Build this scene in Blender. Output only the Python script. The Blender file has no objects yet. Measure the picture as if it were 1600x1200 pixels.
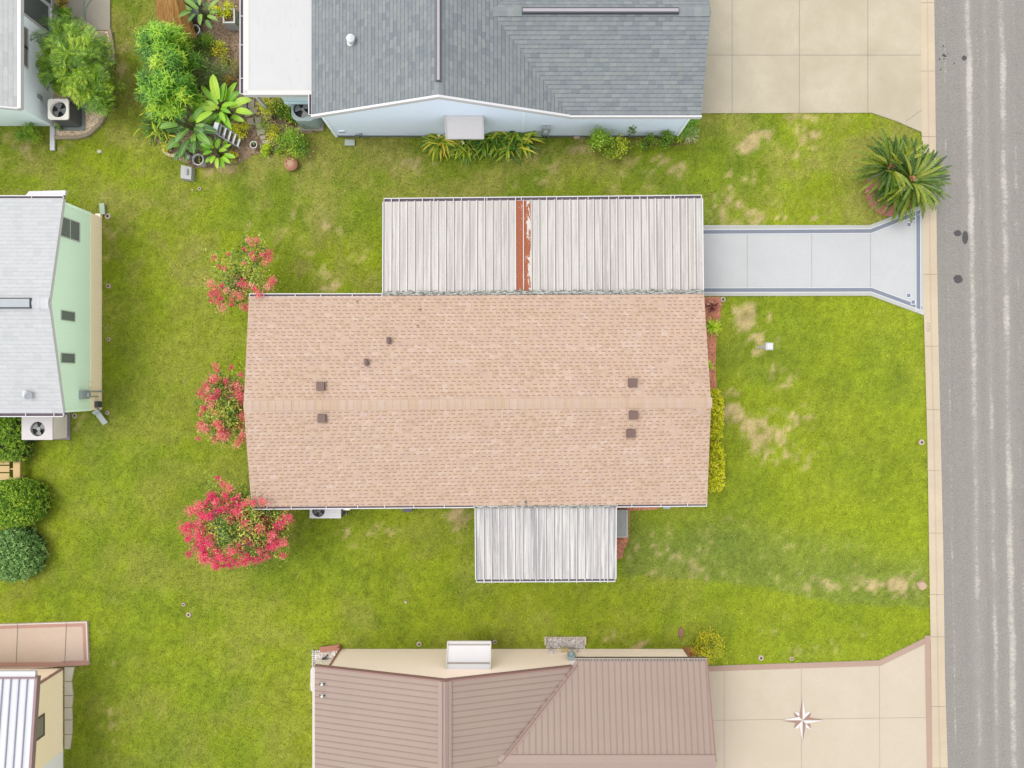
import bpy, math, random
import numpy as np
from mathutils import Vector
R = math.radians
random.seed(7)
rng = np.random.default_rng(7)
scene = bpy.context.scene
col = scene.collection

# ------------------------------------------------------------ camera, sky, sun, exposure
H = 28.0            # drone height (m)
FPX = 1067.0        # focal length in pixels of the 1600 px photograph
cam_d = bpy.data.cameras.new('camera'); cam = bpy.data.objects.new('camera', cam_d); col.objects.link(cam)
cam_d.sensor_width = 36.0; cam_d.lens = 36.0 * FPX / 1600.0; cam_d.clip_end = 600
cam.location = (0, 0, H); cam.rotation_euler = (0, 0, 0)
scene.camera = cam
SUN_EL, SUN_AZ = R(64), R(285)           # azimuth clockwise from +y
world = bpy.data.worlds.new('World'); scene.world = world; world.use_nodes = True
wn = world.node_tree.nodes; wl = world.node_tree.links
bg = wn['Background']; bg.inputs['Strength'].default_value = 0.15
sky = wn.new('ShaderNodeTexSky'); sky.sky_type = 'NISHITA'; sky.sun_disc = False
sky.sun_elevation = SUN_EL; sky.sun_rotation = SUN_AZ; sky.air_density = 1.0; sky.dust_density = 0.5
hs = wn.new('ShaderNodeHueSaturation'); hs.inputs['Saturation'].default_value = 0.12    # overcast: grey-white sky
wl.new(sky.outputs[0], hs.inputs['Color']); wl.new(hs.outputs[0], bg.inputs['Color'])
sun_d = bpy.data.lights.new('sun', 'SUN'); sun_d.energy = 0.8; sun_d.angle = R(30); sun_d.color = (1.0, .955, .89)
sun = bpy.data.objects.new('sun', sun_d); col.objects.link(sun)
sd = Vector((math.sin(SUN_AZ) * math.cos(SUN_EL), math.cos(SUN_AZ) * math.cos(SUN_EL), math.sin(SUN_EL)))
sun.rotation_euler = sd.to_track_quat('Z', 'Y').to_euler()
vs = scene.view_settings; vs.view_transform = 'Standard'; vs.look = 'None'; vs.gamma = 1; vs.exposure = 1.5

# ------------------------------------------------------------ helpers
def P(px, py, z=0.0):
    k = (H - z) / FPX
    return Vector(((px - 800) * k, (600 - py) * k, z))

FAC = 2.0
def lin1(c):
    c /= 255.0
    return c / 12.92 if c <= .04045 else ((c + .055) / 1.055) ** 2.4
def C(r, g, b):
    return (lin1(r) / FAC, lin1(g) / FAC, lin1(b) / FAC, 1.0)

def CW(r, g, b):      # upright walls: light paint, base colour raised to offset the weaker light there
    q = [lin1(v) * 1.18 for v in (r, g, b)]; k = min(1.0, .88 / max(q))
    return tuple(v * k for v in q) + (1.0,)
LEAFGAIN = 1.75
class NT:
    def __init__(s, name, rough=.75, spec=.3):
        s.m = bpy.data.materials.new(name); s.m.use_nodes = True
        s.n = s.m.node_tree.nodes; s.l = s.m.node_tree.links
        s.b = s.n['Principled BSDF']; s.b.inputs['Roughness'].default_value = rough
        s.b.inputs['Specular IOR Level'].default_value = spec
        s.out = s.n['Material Output']
    def put(s, sock, v):
        if isinstance(v, (int, float)): sock.default_value = v
        elif isinstance(v, (tuple, list)):
            try: sock.default_value = v
            except Exception: sock.default_value = tuple(v)[:3]
        else: s.l.new(v, sock)
    def math(s, op, a, b=None, c=None, clamp=False):
        x = s.n.new('ShaderNodeMath'); x.operation = op; x.use_clamp = clamp
        s.put(x.inputs[0], a)
        if b is not None: s.put(x.inputs[1], b)
        if c is not None: s.put(x.inputs[2], c)
        return x.outputs[0]
    def mix(s, f, a, b, blend='MIX'):
        x = s.n.new('ShaderNodeMix'); x.data_type = 'RGBA'; x.blend_type = blend
        s.put(x.inputs[0], f); s.put(x.inputs[6], a); s.put(x.inputs[7], b)
        return x.outputs[2]
    def coord(s, which='Object', scale=(1, 1, 1)):
        t = s.n.new('ShaderNodeTexCoord'); mp = s.n.new('ShaderNodeMapping')
        s.l.new(t.outputs[which], mp.inputs[0]); mp.inputs['Scale'].default_value = scale
        return mp.outputs[0]
    def noise(s, vec, scale, detail=3, rough=.6, dist=0.0):
        x = s.n.new('ShaderNodeTexNoise'); s.l.new(vec, x.inputs['Vector'])
        x.inputs['Scale'].default_value = scale; x.inputs['Detail'].default_value = detail
        x.inputs['Roughness'].default_value = rough; x.inputs['Distortion'].default_value = dist
        return x.outputs[0]
    def ramp(s, f, stops, interp='LINEAR'):
        x = s.n.new('ShaderNodeValToRGB'); s.l.new(f, x.inputs[0]); cr = x.color_ramp; cr.interpolation = interp
        while len(cr.elements) < len(stops): cr.elements.new(.5)
        for e, (p, c) in zip(cr.elements, stops):
            e.position = p; e.color = c if not isinstance(c, (int, float)) else (c, c, c, 1)
        return x.outputs[0]
    def attr(s, name):
        x = s.n.new('ShaderNodeAttribute'); x.attribute_name = name
        return x
    def sep(s, vec):
        x = s.n.new('ShaderNodeSeparateXYZ'); s.l.new(vec, x.inputs[0]); return x.outputs
    def comb(s, x_, y_, z_=0.0):
        x = s.n.new('ShaderNodeCombineXYZ')
        for i, v in enumerate((x_, y_, z_)): s.put(x.inputs[i], v)
        return x.outputs[0]
    def white(s, vec):
        x = s.n.new('ShaderNodeTexWhiteNoise'); s.l.new(vec, x.inputs['Vector']); return x.outputs['Value']
    def bump(s, h, strength=.3, dist=.02):
        x = s.n.new('ShaderNodeBump'); x.inputs['Strength'].default_value = strength
        x.inputs['Distance'].default_value = dist; s.l.new(h, x.inputs['Height'])
        s.l.new(x.outputs[0], s.b.inputs['Normal'])
    def base(s, c): s.put(s.b.inputs['Base Color'], c)

def shade(c, f): return (c[0] * f, c[1] * f, c[2] * f, 1)

def m_plain(name, c, rough=.6, var=.12, scale=3.0, metallic=0.0, spec=.35, bump=0.0, fine=.0):
    t = NT(name, rough, spec); v = t.coord()
    n = t.noise(v, scale, 4)
    c0 = t.mix(n, shade(c, 1 - var), shade(c, 1 + var))
    if fine:
        n2 = t.noise(v, 60, 2); c0 = t.mix(t.math('MULTIPLY', t.math('SUBTRACT', n2, .5, clamp=True), fine * 2), c0, shade(c, .6))
    t.base(c0); t.b.inputs['Metallic'].default_value = metallic
    if bump: t.bump(t.noise(v, 40, 3), bump, .01)
    return t.m

def m_concrete(name, c, stain=.18, c2=None, bump=.25):
    t = NT(name, .85, .25); v = t.coord()
    n1 = t.noise(v, .55, 5, .62, .4); n2 = t.noise(v, 14, 4, .7); n3 = t.noise(v, 90, 2, .6)
    a = t.mix(t.ramp(n1, [(.32, 0.0), (.68, 1.0)]), shade(c, 1 - stain), c2 or shade(c, 1 + stain * .6))
    a = t.mix(t.ramp(n2, [(.35, 0.0), (.7, 1.0)]), t.mix(.5, a, shade(c, .88)), a)
    a = t.mix(t.math('MULTIPLY', t.ramp(n3, [(.55, 0.0), (.8, 1.0)]), .25), a, shade(c, .72))
    n4 = t.noise(v, 1.9, 6, .72, .8); a = t.mix(t.math('MULTIPLY', t.ramp(n4, [(.5, 0.0), (.7, 1.0)]), min(.55, stain * 2.8)), a, shade(c, .84))
    t.base(a); t.bump(n3, bump, .004)
    return t.m

def m_shingle(name, cols, rowh, tabw, dark, dash=.55, line=.14, row_all=0.0, mott=.1, wave=0.0):
    """laminated shingles: uv in metres (u along the eave, v up the slope)"""
    t = NT(name, .95, .15); uv = t.coord('UV'); x, y, _ = t.sep(uv)
    if wave:
        w = t.noise(t.coord('UV', (.5, .9, 1)), 1.2, 2); x = t.math('ADD', x, t.math('MULTIPLY', t.math('SUBTRACT', w, .5), wave))
    yr = t.math('DIVIDE', y, rowh); row = t.math('FLOOR', yr); fy = t.math('FRACT', yr)
    off = t.white(t.comb(row, 3.3, 0)); xr = t.math('ADD', t.math('DIVIDE', x, tabw), t.math('MULTIPLY', off, 7.0))
    # tabs of uneven width
    jx = t.math('ADD', xr, t.math('MULTIPLY', t.math('SINE', t.math('MULTIPLY', xr, 2.1)), .1))
    tab = t.math('FLOOR', jx); fx = t.math('FRACT', jx)
    cell = t.white(t.comb(tab, row, 0)); cell2 = t.white(t.comb(tab, row, 5.0))
    big = t.noise(uv, .45, 3, .6); fine = t.noise(uv, 55, 2, .7)
    f = t.math('ADD', t.math('MULTIPLY', cell, .85), t.math('MULTIPLY', t.math('SUBTRACT', big, .5), .8), clamp=True)
    n = len(cols)
    c = t.ramp(f, [(i / (n - 1), cc) for i, cc in enumerate(cols)])
    c = t.mix(t.math('MULTIPLY', fine, mott), c, shade(cols[0], .55))
    # shadow-line of the laminated tab at the lower edge of the row
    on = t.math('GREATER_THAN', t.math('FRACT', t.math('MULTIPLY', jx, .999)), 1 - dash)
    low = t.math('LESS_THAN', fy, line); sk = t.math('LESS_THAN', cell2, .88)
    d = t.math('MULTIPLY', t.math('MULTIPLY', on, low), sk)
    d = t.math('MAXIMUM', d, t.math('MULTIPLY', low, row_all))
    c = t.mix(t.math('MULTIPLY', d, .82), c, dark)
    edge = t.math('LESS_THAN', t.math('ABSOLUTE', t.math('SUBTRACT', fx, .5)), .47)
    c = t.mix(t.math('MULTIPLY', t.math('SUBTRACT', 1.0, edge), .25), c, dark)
    t.base(c)
    h = t.math('ADD', t.math('SUBTRACT', 1.0, fy), t.math('MULTIPLY', on, .35)); h = t.math('ADD', h, t.math('MULTIPLY', fine, .5))
    t.bump(h, .35, .008)
    return t.m

def m_pan(name, ca, cb, cc, grime=.35, pw=0.0):
    """weathered aluminium roof pans: uv.x across the pans, uv.y along them, tint per pan"""
    t = NT(name, .5, .4); uv = t.coord('UV'); ti = t.attr('tint').outputs['Fac']
    x, y, _ = t.sep(uv)
    st = t.noise(t.comb(t.math('MULTIPLY', x, 9.0), t.math('MULTIPLY', y, .35), t.math('MULTIPLY', ti, 9)), 1.0, 5, .65, .35)
    st2 = t.noise(t.comb(t.math('MULTIPLY', x, 28.0), t.math('MULTIPLY', y, .9), 4.0), 1.0, 4, .7)
    sp = t.noise(uv, 7.0, 5, .75)
    c = t.mix(ti, ca, cb)
    c = t.mix(t.ramp(st, [(.42, 0.0), (.6, 1.0)]), c, cc)
    c = t.mix(t.math('MULTIPLY', t.ramp(st2, [(.52, 0.0), (.75, 1.0)]), grime), c, shade(ca, .62))
    c = t.mix(t.math('MULTIPLY', t.ramp(sp, [(.6, 0.0), (.72, 1.0)]), grime * .8), c, shade(ca, .55))
    if pw:      # rib shade painted as a dark line on one side, uneven with dirt
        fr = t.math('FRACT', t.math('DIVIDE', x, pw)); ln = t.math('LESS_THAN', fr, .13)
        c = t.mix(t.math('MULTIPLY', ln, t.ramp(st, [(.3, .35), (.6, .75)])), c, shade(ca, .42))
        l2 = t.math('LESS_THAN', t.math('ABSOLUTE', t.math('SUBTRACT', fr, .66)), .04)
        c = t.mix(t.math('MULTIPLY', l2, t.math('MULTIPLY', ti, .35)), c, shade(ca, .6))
    t.base(c); t.b.inputs['Metallic'].default_value = 0.0
    t.bump(st2, .12, .006)
    return t.m

def m_leaf(name, stops, transl=.25, rough=.5, rib=None, ribw=.1, spec=.4):
    if transl:
        stops = [tuple(min(.8, v * LEAFGAIN) for v in q[:3]) + (1,) for q in stops]; rib = rib and tuple(min(.8, v * LEAFGAIN) for v in rib[:3]) + (1,)
    t = NT(name, rough, spec); ti = t.attr('tint').outputs['Fac']
    v = t.coord(); n = t.noise(v, 2.2, 3)
    f = t.math('ADD', ti, t.math('MULTIPLY', t.math('SUBTRACT', n, .5), .5), clamp=True)
    k = len(stops); c = t.ramp(f, [(i / (k - 1), s) for i, s in enumerate(stops)])
    if rib:
        u = t.sep(t.coord('UV'))[0]
        m = t.math('LESS_THAN', t.math('ABSOLUTE', u), ribw)
        c = t.mix(t.math('MULTIPLY', m, .75), c, rib)
    t.base(c)
    if transl:
        tr = t.n.new('ShaderNodeBsdfTranslucent'); t.put(tr.inputs[0], c)
        mx = t.n.new('ShaderNodeMixShader'); mx.inputs[0].default_value = transl
        t.l.new(t.b.outputs[0], mx.inputs[1]); t.l.new(tr.outputs[0], mx.inputs[2]); t.l.new(mx.outputs[0], t.out.inputs[0])
    return t.m

def m_siding(name, c, axis='Z', pitch=.2, dark=.86, var=.05, lw=.1):
    t = NT(name, .6, .3); v = t.coord(); s = t.sep(v); a = s['XYZ'.index(axis)]
    fr = t.math('FRACT', t.math('DIVIDE', a, pitch)); ln = t.math('LESS_THAN', fr, lw)
    n = t.noise(v, 1.3, 4); b = t.mix(n, shade(c, 1 - var), shade(c, 1 + var))
    t.base(t.mix(ln, b, shade(c, dark))); t.bump(fr, .4, .01)
    return t.m

class MB:
    def __init__(s): s.v = []; s.f = []; s.uv = []; s.t = []; s.mi = []; s.hasuv = False; s.cuts = []
    def cut(s): s.cuts.append(len(s.f))
    def face(s, pts, uv=None, t=.5, m=0):
        i = len(s.v); s.v.extend([tuple(p) for p in pts]); s.f.append(tuple(range(i, i + len(pts))))
        if uv is not None: s.hasuv = True
        s.uv.append(uv); s.t.append(t); s.mi.append(m)
    def box(s, x0, x1, y0, y1, z0, z1, t=.5, m=0):
        s.hexa([(x0, y0, z0), (x1, y0, z0), (x1, y1, z0), (x0, y1, z0)], [(x0, y0, z1), (x1, y0, z1), (x1, y1, z1), (x0, y1, z1)], t, m)
    def hexa(s, b, u, t=.5, m=0):
        n = len(b); i = len(s.v); s.v.extend([tuple(p) for p in b] + [tuple(p) for p in u])
        fs = [tuple(i + k for k in reversed(range(n))), tuple(i + n + k for k in range(n))]
        fs += [(i + k, i + (k + 1) % n, i + n + (k + 1) % n, i + n + k) for k in range(n)]
        for f in fs: s.f.append(f); s.uv.append(None); s.t.append(t); s.mi.append(m)
    def prism(s, pts, z0, z1, t=.5, m=0):
        s.hexa([(p[0], p[1], z0) for p in pts], [(p[0], p[1], z1) for p in pts], t, m)
    def bar(s, p, q, w, h, t=.5, m=0):
        p = Vector(p); q = Vector(q); d = (q - p).normalized()
        up = Vector((0, 0, 1)) if abs(d.z) < .95 else Vector((0, 1, 0))
        a = d.cross(up).normalized() * w / 2; b = a.cross(d).normalized() * h / 2
        s.hexa([p - a - b, p + a - b, p + a + b, p - a + b], [q - a - b, q + a - b, q + a + b, q - a + b], t, m)
    def tube(s, p, q, r0, r1=None, n=10, t=.5, m=0):
        p = Vector(p); q = Vector(q); r1 = r0 if r1 is None else r1; d = (q - p).normalized()
        up = Vector((0, 0, 1)) if abs(d.z) < .95 else Vector((1, 0, 0))
        a = d.cross(up).normalized(); b = a.cross(d).normalized()
        ring = lambda o, r: [o + (a * math.cos(k * 2 * math.pi / n) + b * math.sin(k * 2 * math.pi / n)) * r for k in range(n)]
        s.hexa(ring(p, r0), ring(q, r1), t, m)
    def lathe(s, c, prof, n=20, t=.5, m=0):
        for (r0, z0), (r1, z1) in zip(prof, prof[1:]):
            for k in range(n):
                a0 = k * 2 * math.pi / n; a1 = (k + 1) * 2 * math.pi / n
                q = [(c[0] + r0 * math.cos(a0), c[1] + r0 * math.sin(a0), c[2] + z0), (c[0] + r0 * math.cos(a1), c[1] + r0 * math.sin(a1), c[2] + z0),
                     (c[0] + r1 * math.cos(a1), c[1] + r1 * math.sin(a1), c[2] + z1), (c[0] + r1 * math.cos(a0), c[1] + r1 * math.sin(a0), c[2] + z1)]
                if r0 < 1e-6: q = [q[0], q[2], q[3]]
                elif r1 < 1e-6: q = q[:3]
                s.face(q, t=t, m=m)

def tag(o, label=None, cat=None, group=None, kind=None):
    if label: o['label'] = label
    if cat: o['category'] = cat
    if group: o['group'] = group
    if kind: o['kind'] = kind
    return o

ORG = {}
def thing(name, label, cat, loc=(0, 0, 0), group=None):
    o = bpy.data.objects.new(name, None); col.objects.link(o); o.location = loc; o.empty_display_size = .3
    ORG[o.name] = Vector(loc); return tag(o, label, cat, group)

def obj(name, mb, mat, parent=None, org=None, smooth=False, label=None):
    if mb.cuts:      # several separate pieces collected in one go: one object each
        b = [0] + [c for c in mb.cuts if 0 < c < len(mb.f)] + [len(mb.f)]; last = None
        for i, j in zip(b, b[1:]):
            q = MB(); remap = {}
            for k in range(i, j):
                f = []
                for vi in mb.f[k]:
                    if vi not in remap: remap[vi] = len(q.v); q.v.append(mb.v[vi])
                    f.append(remap[vi])
                q.f.append(tuple(f)); q.uv.append(mb.uv[k]); q.t.append(mb.t[k]); q.mi.append(mb.mi[k])
            q.hasuv = mb.hasuv; last = obj(name, q, mat, parent, org, smooth, label)
        return last
    o0 = ORG[parent.name] if parent is not None else Vector(org or (0, 0, 0))
    me = bpy.data.meshes.new(name)
    me.from_pydata([(v[0] - o0.x, v[1] - o0.y, v[2] - o0.z) for v in mb.v], [], mb.f)
    mats = mat if isinstance(mat, (list, tuple)) else [mat]
    for m in mats: me.materials.append(m)
    if len(mats) > 1: me.polygons.foreach_set('material_index', mb.mi)
    a = me.attributes.new('tint', 'FLOAT', 'FACE'); a.data.foreach_set('value', mb.t)
    if mb.hasuv:
        ul = me.uv_layers.new(name='UVMap'); buf = []
        for f, u in zip(mb.f, mb.uv):
            if u is None: buf.extend([0.0, 0.0] * len(f))
            else:
                for q in u: buf.extend((q[0], q[1]))
        ul.data.foreach_set('uv', buf)
    if smooth: me.polygons.foreach_set('use_smooth', [True] * len(me.polygons))
    me.update(); o = bpy.data.objects.new(name, me); col.objects.link(o)
    if parent is not None: o.parent = parent
    else: o.location = o0
    ORG[o.name] = o0
    if label: o['label'] = label
    return o

def single(name, mb, mat, label, cat, org=(0, 0, 0), group=None, kind=None, smooth=False):
    return tag(obj(name, mb, mat, None, org, smooth), label, cat, group, kind)
def struct(name, mb, mat, parent=None):
    o = obj(name, mb, mat, parent)
    if parent is None: o['kind'] = 'structure'
    return o

# ---- plants
def blade(mb, o, az, L, w, e0, e1, segs=4, fold=.25, t=.5, prof=None, roll=0.0, split=True):
    """one leaf: curved midline from o, heading az, elevation from e0 to e1"""
    p = Vector(o); pts = []
    sx, sy = -math.sin(az), math.cos(az)
    for i in range(segs + 1):
        s_ = i / segs; e = e0 + (e1 - e0) * s_
        ww = w * (prof(s_) if prof else math.sin(math.pi * (.08 + .92 * s_)) ** .7 if s_ < 1 else 0) * .5
        sv = Vector((sx, sy, roll)) * ww
        lift = Vector((0, 0, fold * ww))
        pts.append((p - sv + lift, p.copy(), p + sv + lift, s_))
        if i < segs: p = p + Vector((math.cos(az) * math.cos(e), math.sin(az) * math.cos(e), math.sin(e))) * (L / segs)
    for a, b in zip(pts, pts[1:]):
        if split:
            mb.face([a[0], a[1], b[1], b[0]], [(-1, a[3]), (0, a[3]), (0, b[3]), (-1, b[3])], t)
            mb.face([a[1], a[2], b[2], b[1]], [(0, a[3]), (1, a[3]), (1, b[3]), (0, b[3])], t)
        else: mb.face([a[0], a[2], b[2], b[0]], None, t)

def dleaf(mb, c, d, nrm, L, w, t):
    """small diamond leaf"""
    s_ = d.cross(nrm)
    if s_.length < 1e-4: s_ = Vector((1, 0, 0))
    s_ = s_.normalized() * w * .5
    mb.face([c, c + d * L * .45 + s_, c + d * L, c + d * L * .45 - s_], None, t)

def rdir(zmin=-1.0, zmax=1.0):
    z = random.uniform(zmin, zmax); a = random.uniform(0, 2 * math.pi); r = math.sqrt(max(0, 1 - z * z))
    return Vector((r * math.cos(a), r * math.sin(a), z))

def leaves_at(mb, c, n, rad, L, w, t0=.5, tv=.2, up=.5):
    for _ in range(n):
        o = Vector((random.gauss(0, rad), random.gauss(0, rad), random.gauss(0, rad * .7)))
        d = rdir(-.5, .7); nn = (rdir() + Vector((0, 0, up))).normalized()
        l = L * random.uniform(.6, 1.3)
        dleaf(mb, Vector(c) + o, d, nn, l, w * random.uniform(.7, 1.2), min(1, max(0, t0 + random.uniform(-tv, tv))))

def pt_in(poly, x, y):
    ins = np.zeros(len(x), bool); j = len(poly) - 1
    for i in range(len(poly)):
        xi, yi = poly[i][:2]; xj, yj = poly[j][:2]
        c = ((yi > y) != (yj > y)) & (x < (xj - xi) * (y - yi) / ((yj - yi) if yj != yi else 1e-9) + xi)
        ins ^= c; j = i
    return ins

def interp(poly, y):
    for (x0, y0), (x1, y1) in zip(poly, poly[1:]):
        if y0 <= y <= y1: return x0 + (x1 - x0) * (y - y0) / (y1 - y0)
    return poly[0][0] if y < poly[0][1] else poly[-1][0]
# ------------------------------------------------------------ ground, lawn, road, kerb, driveways
KL = [(1430, -900), (1438.5, 0), (1440, 205), (1443.5, 490), (1449, 690), (1451.7, 860), (1455, 1060), (1457, 1200), (1475, 2100)]
KR = [(1449, -900), (1459.7, 0), (1461, 100), (1464, 400), (1467, 560), (1474, 860), (1476.7, 1060), (1481, 1200), (1500, 2100)]

def fbm(x, y, scale, octv=4, seed=0, gain=.55):
    out = np.zeros_like(x); amp = 1; tot = 0
    for o in range(octv):
        r = np.random.default_rng(seed * 31 + o); n = 256; g = r.random((n, n))
        u = (x + 200) / scale * 2 ** o; v = (y + 200) / scale * 2 ** o
        i = np.floor(u).astype(int); j = np.floor(v).astype(int); fu = u - i; fv = v - j
        fu = fu * fu * (3 - 2 * fu); fv = fv * fv * (3 - 2 * fv)
        a = g[i % n, j % n]; b = g[(i + 1) % n, j % n]; c = g[i % n, (j + 1) % n]; d = g[(i + 1) % n, (j + 1) % n]
        out += amp * ((a * (1 - fu) + b * fu) * (1 - fv) + (c * (1 - fu) + d * fu) * fv); tot += amp; amp *= gain
    return out / tot
def sstep(a, b, x):
    t = np.clip((x - a) / (b - a), 0, 1); return t * t * (3 - 2 * t)

DRY = [(1180, 500, 34, 34, 1), (1190, 525, 36, 24, .8), (1165, 660, 42, 26, 1), (1195, 690, 40, 32, 1), (1245, 665, 40, 24, .9), (1240, 710, 24, 22, .8), (1215, 600, 26, 26, .6),
       (1150, 620, 22, 34, .5), (1200, 650, 60, 50, .45), (1245, 745, 24, 20, .5), (1170, 232, 32, 18, 1.1), (1200, 208, 26, 20, 1.0), (1270, 205, 34, 18, .7), (1235, 232, 22, 10, .6), (1150, 290, 50, 40, .45),
       (1250, 180, 60, 7, .7), (1130, 330, 40, 30, .7), (1200, 345, 60, 12, .6), (1270, 340, 40, 12, .6), (530, 838, 40, 20, .8), (575, 815, 40, 22, .55), (725, 800, 22, 26, .8), (710, 840, 24, 16, .4),
       (1395, 912, 60, 20, 1.0), (1340, 912, 60, 26, .6), (1420, 935, 40, 10, .8), (1290, 900, 50, 30, .35), (1210, 975, 40, 20, .4), (1150, 860, 50, 40, .35), (1150, 820, 60, 30, .3), (460, 325, 34, 22, .5),
       (500, 360, 60, 50, .45), (480, 405, 30, 26, .5), (560, 400, 60, 60, .4), (520, 440, 40, 20, .6), (450, 395, 30, 30, .4), (400, 330, 40, 30, .45), (880, 240, 120, 26, .45), (1030, 255, 90, 24, .5), (860, 290, 200, 16, .35),
       (640, 250, 60, 26, .4), (470, 245, 60, 30, .4), (350, 262, 60, 16, .8), (165, 335, 14, 50, .5), (168, 500, 10, 150, .45), (130, 655, 40, 18, .5), (100, 672, 16, 12, .8), (185, 110, 16, 60, .7), (195, 60, 20, 60, .5),
       (1010, 1000, 60, 7, .8), (930, 1010, 40, 8, .5), (300, 600, 30, 20, .25), (175, 1045, 24, 60, .35), (170, 1110, 30, 60, .3), (30, 215, 40, 14, .4), (245, 1100, 12, 90, .25), (1300, 1000, 70, 30, .3), (60, 230, 60, 20, .4), (505, 1010, 30, 8, .5)]
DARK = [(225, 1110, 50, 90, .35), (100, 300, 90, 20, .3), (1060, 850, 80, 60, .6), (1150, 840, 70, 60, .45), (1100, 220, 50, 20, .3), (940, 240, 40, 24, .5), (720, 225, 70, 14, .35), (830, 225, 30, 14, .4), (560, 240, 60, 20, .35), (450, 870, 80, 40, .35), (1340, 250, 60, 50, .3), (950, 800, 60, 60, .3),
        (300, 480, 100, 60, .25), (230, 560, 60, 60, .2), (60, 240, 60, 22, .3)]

def lawn_color(x, y):
    px = 800 + x * FPX / H; py = 600 - y * FPX / H
    big = fbm(x, y, 5.5, 3, 1); med = fbm(x, y, 1.6, 4, 2, .65); fine = fbm(x, y, .32, 3, 3, .7); f2 = fbm(x, y, .9, 4, 5, .7)
    bright = np.array(C(151, 168, 41)[:3]); mid = np.array(C(131, 152, 44)[:3]); dark = np.array(C(98, 127, 45)[:3]); olive = np.array(C(163, 163, 85)[:3]); tan = np.array(C(218, 188, 158)[:3]); brown = np.array(C(164, 142, 110)[:3])
    # the strip beside the blue house and the right end of the lower lawn is duller, the front lawn is lush
    lush = sstep(.36, .6, big * .35 + med * .2 + .24 + (fine - .5) * .12 + .07 * sstep(500, 1400, px) + .05 * sstep(700, 1000, py) - .06 * (py < 360))
    c = mid[None] * (1 - lush[:, None]) + bright[None] * lush[:, None]
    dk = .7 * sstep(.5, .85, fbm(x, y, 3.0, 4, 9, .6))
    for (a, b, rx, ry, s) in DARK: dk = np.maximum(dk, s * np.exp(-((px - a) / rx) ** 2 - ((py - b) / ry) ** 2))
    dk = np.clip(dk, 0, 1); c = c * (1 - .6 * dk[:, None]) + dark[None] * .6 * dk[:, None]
    ol = sstep(.38, .72, fbm(x, y, 1.7, 5, 11, .74)) * (.45 + .45 * (py < 450)) * (1 - .75 * sstep(1000, 1200, px) * (py > 460))
    c = c * (1 - ol[:, None]) + olive[None] * ol[:, None]
    d = np.zeros_like(x)
    wx = px + (fbm(x, y, 1.0, 3, 21) - .5) * 40; wy = py + (fbm(x, y, 1.0, 3, 22) - .5) * 40
    for (a, b, rx, ry, s) in DRY: d = np.maximum(d, s * np.exp(-((wx - a) / rx) ** 2 - ((wy - b) / ry) ** 2))
    # duller, thinner turf in the lower right, ending at a mown seam
    seam_y = np.interp(px, [960, 1100, 1200, 1310, 1450], [900, 906, 918, 944, 948]); wob = (fbm(x, y, .8, 3, 31) - .5) * 10
    band = sstep(960, 985, px) * (1 - sstep(1445, 1455, px)) * (1 - sstep(-3, 4, py - seam_y + wob)) * sstep(780, 850, py + .10 * (px - 1000) * -1 + 40 * (fbm(x, y, 2.2, 3, 32) - .5))
    band = np.clip(band, 0, 1) * (.75 - .3 * sstep(1150, 1350, px) * (1 - sstep(860, 900, py)))
    thin = np.array(C(128, 146, 74)[:3]); c = c * (1 - .8 * band[:, None]) + thin[None] * .8 * band[:, None]
    d = np.maximum(d, band * .42)
    dry = sstep(.40, .86, d * .8 + (f2 - .5) * 1.25 + (fine - .5) * 1.3 + .05)
    dry = np.clip(dry * np.clip(d * 1.8 + .10, .12, 1), 0, 1)
    tt = tan[None] * (.35 + .65 * sstep(.3, .7, fine))[:, None] + brown[None] * (.65 * (1 - sstep(.3, .7, fine)))[:, None]
    c = c * (1 - .68 * dry[:, None]) + tt * .68 * dry[:, None]
    micro = fbm(x, y, .16, 2, 61, .8)
    c = c * np.clip(.68 + .22 * fine + .42 * micro, .3, 1.8)[:, None] * np.array([[1.58, 1.55, 1.34]]) * (1 + .10 * (fbm(x, y, 1.1, 3, 71) - .5) * 2)[:, None]
    return np.minimum(c, .7), dry

def set_gc(me, cols, dom='POINT'):
    a = me.attributes.new('gc', 'FLOAT_COLOR', dom)
    buf = np.ones((len(cols), 4), np.float32); buf[:, :3] = cols; a.data.foreach_set('color', buf.ravel())

t = NT('lawn_soil', .95, .1); g = t.attr('gc').outputs['Color']; v = t.coord()
t.base(t.mix(t.ramp(t.noise(v, 22, 3, .7), [(.35, 0.0), (.7, 1.0)]), t.mix(.45, g, (.03, .03, .008, 1)), g)); t.bump(t.noise(v, 30, 3), .5, .02)
M_SOIL = t.m
t = NT('grass_blades', .6, .25); g = t.attr('gc').outputs['Color']; t.base(g)
tr = t.n.new('ShaderNodeBsdfTranslucent'); t.l.new(g, tr.inputs[0]); mx = t.n.new('ShaderNodeMixShader'); mx.inputs[0].default_value = .3
t.l.new(t.b.outputs[0], mx.inputs[1]); t.l.new(tr.outputs[0], mx.inputs[2]); t.l.new(mx.outputs[0], t.out.inputs[0])
M_GRASS = t.m

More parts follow.
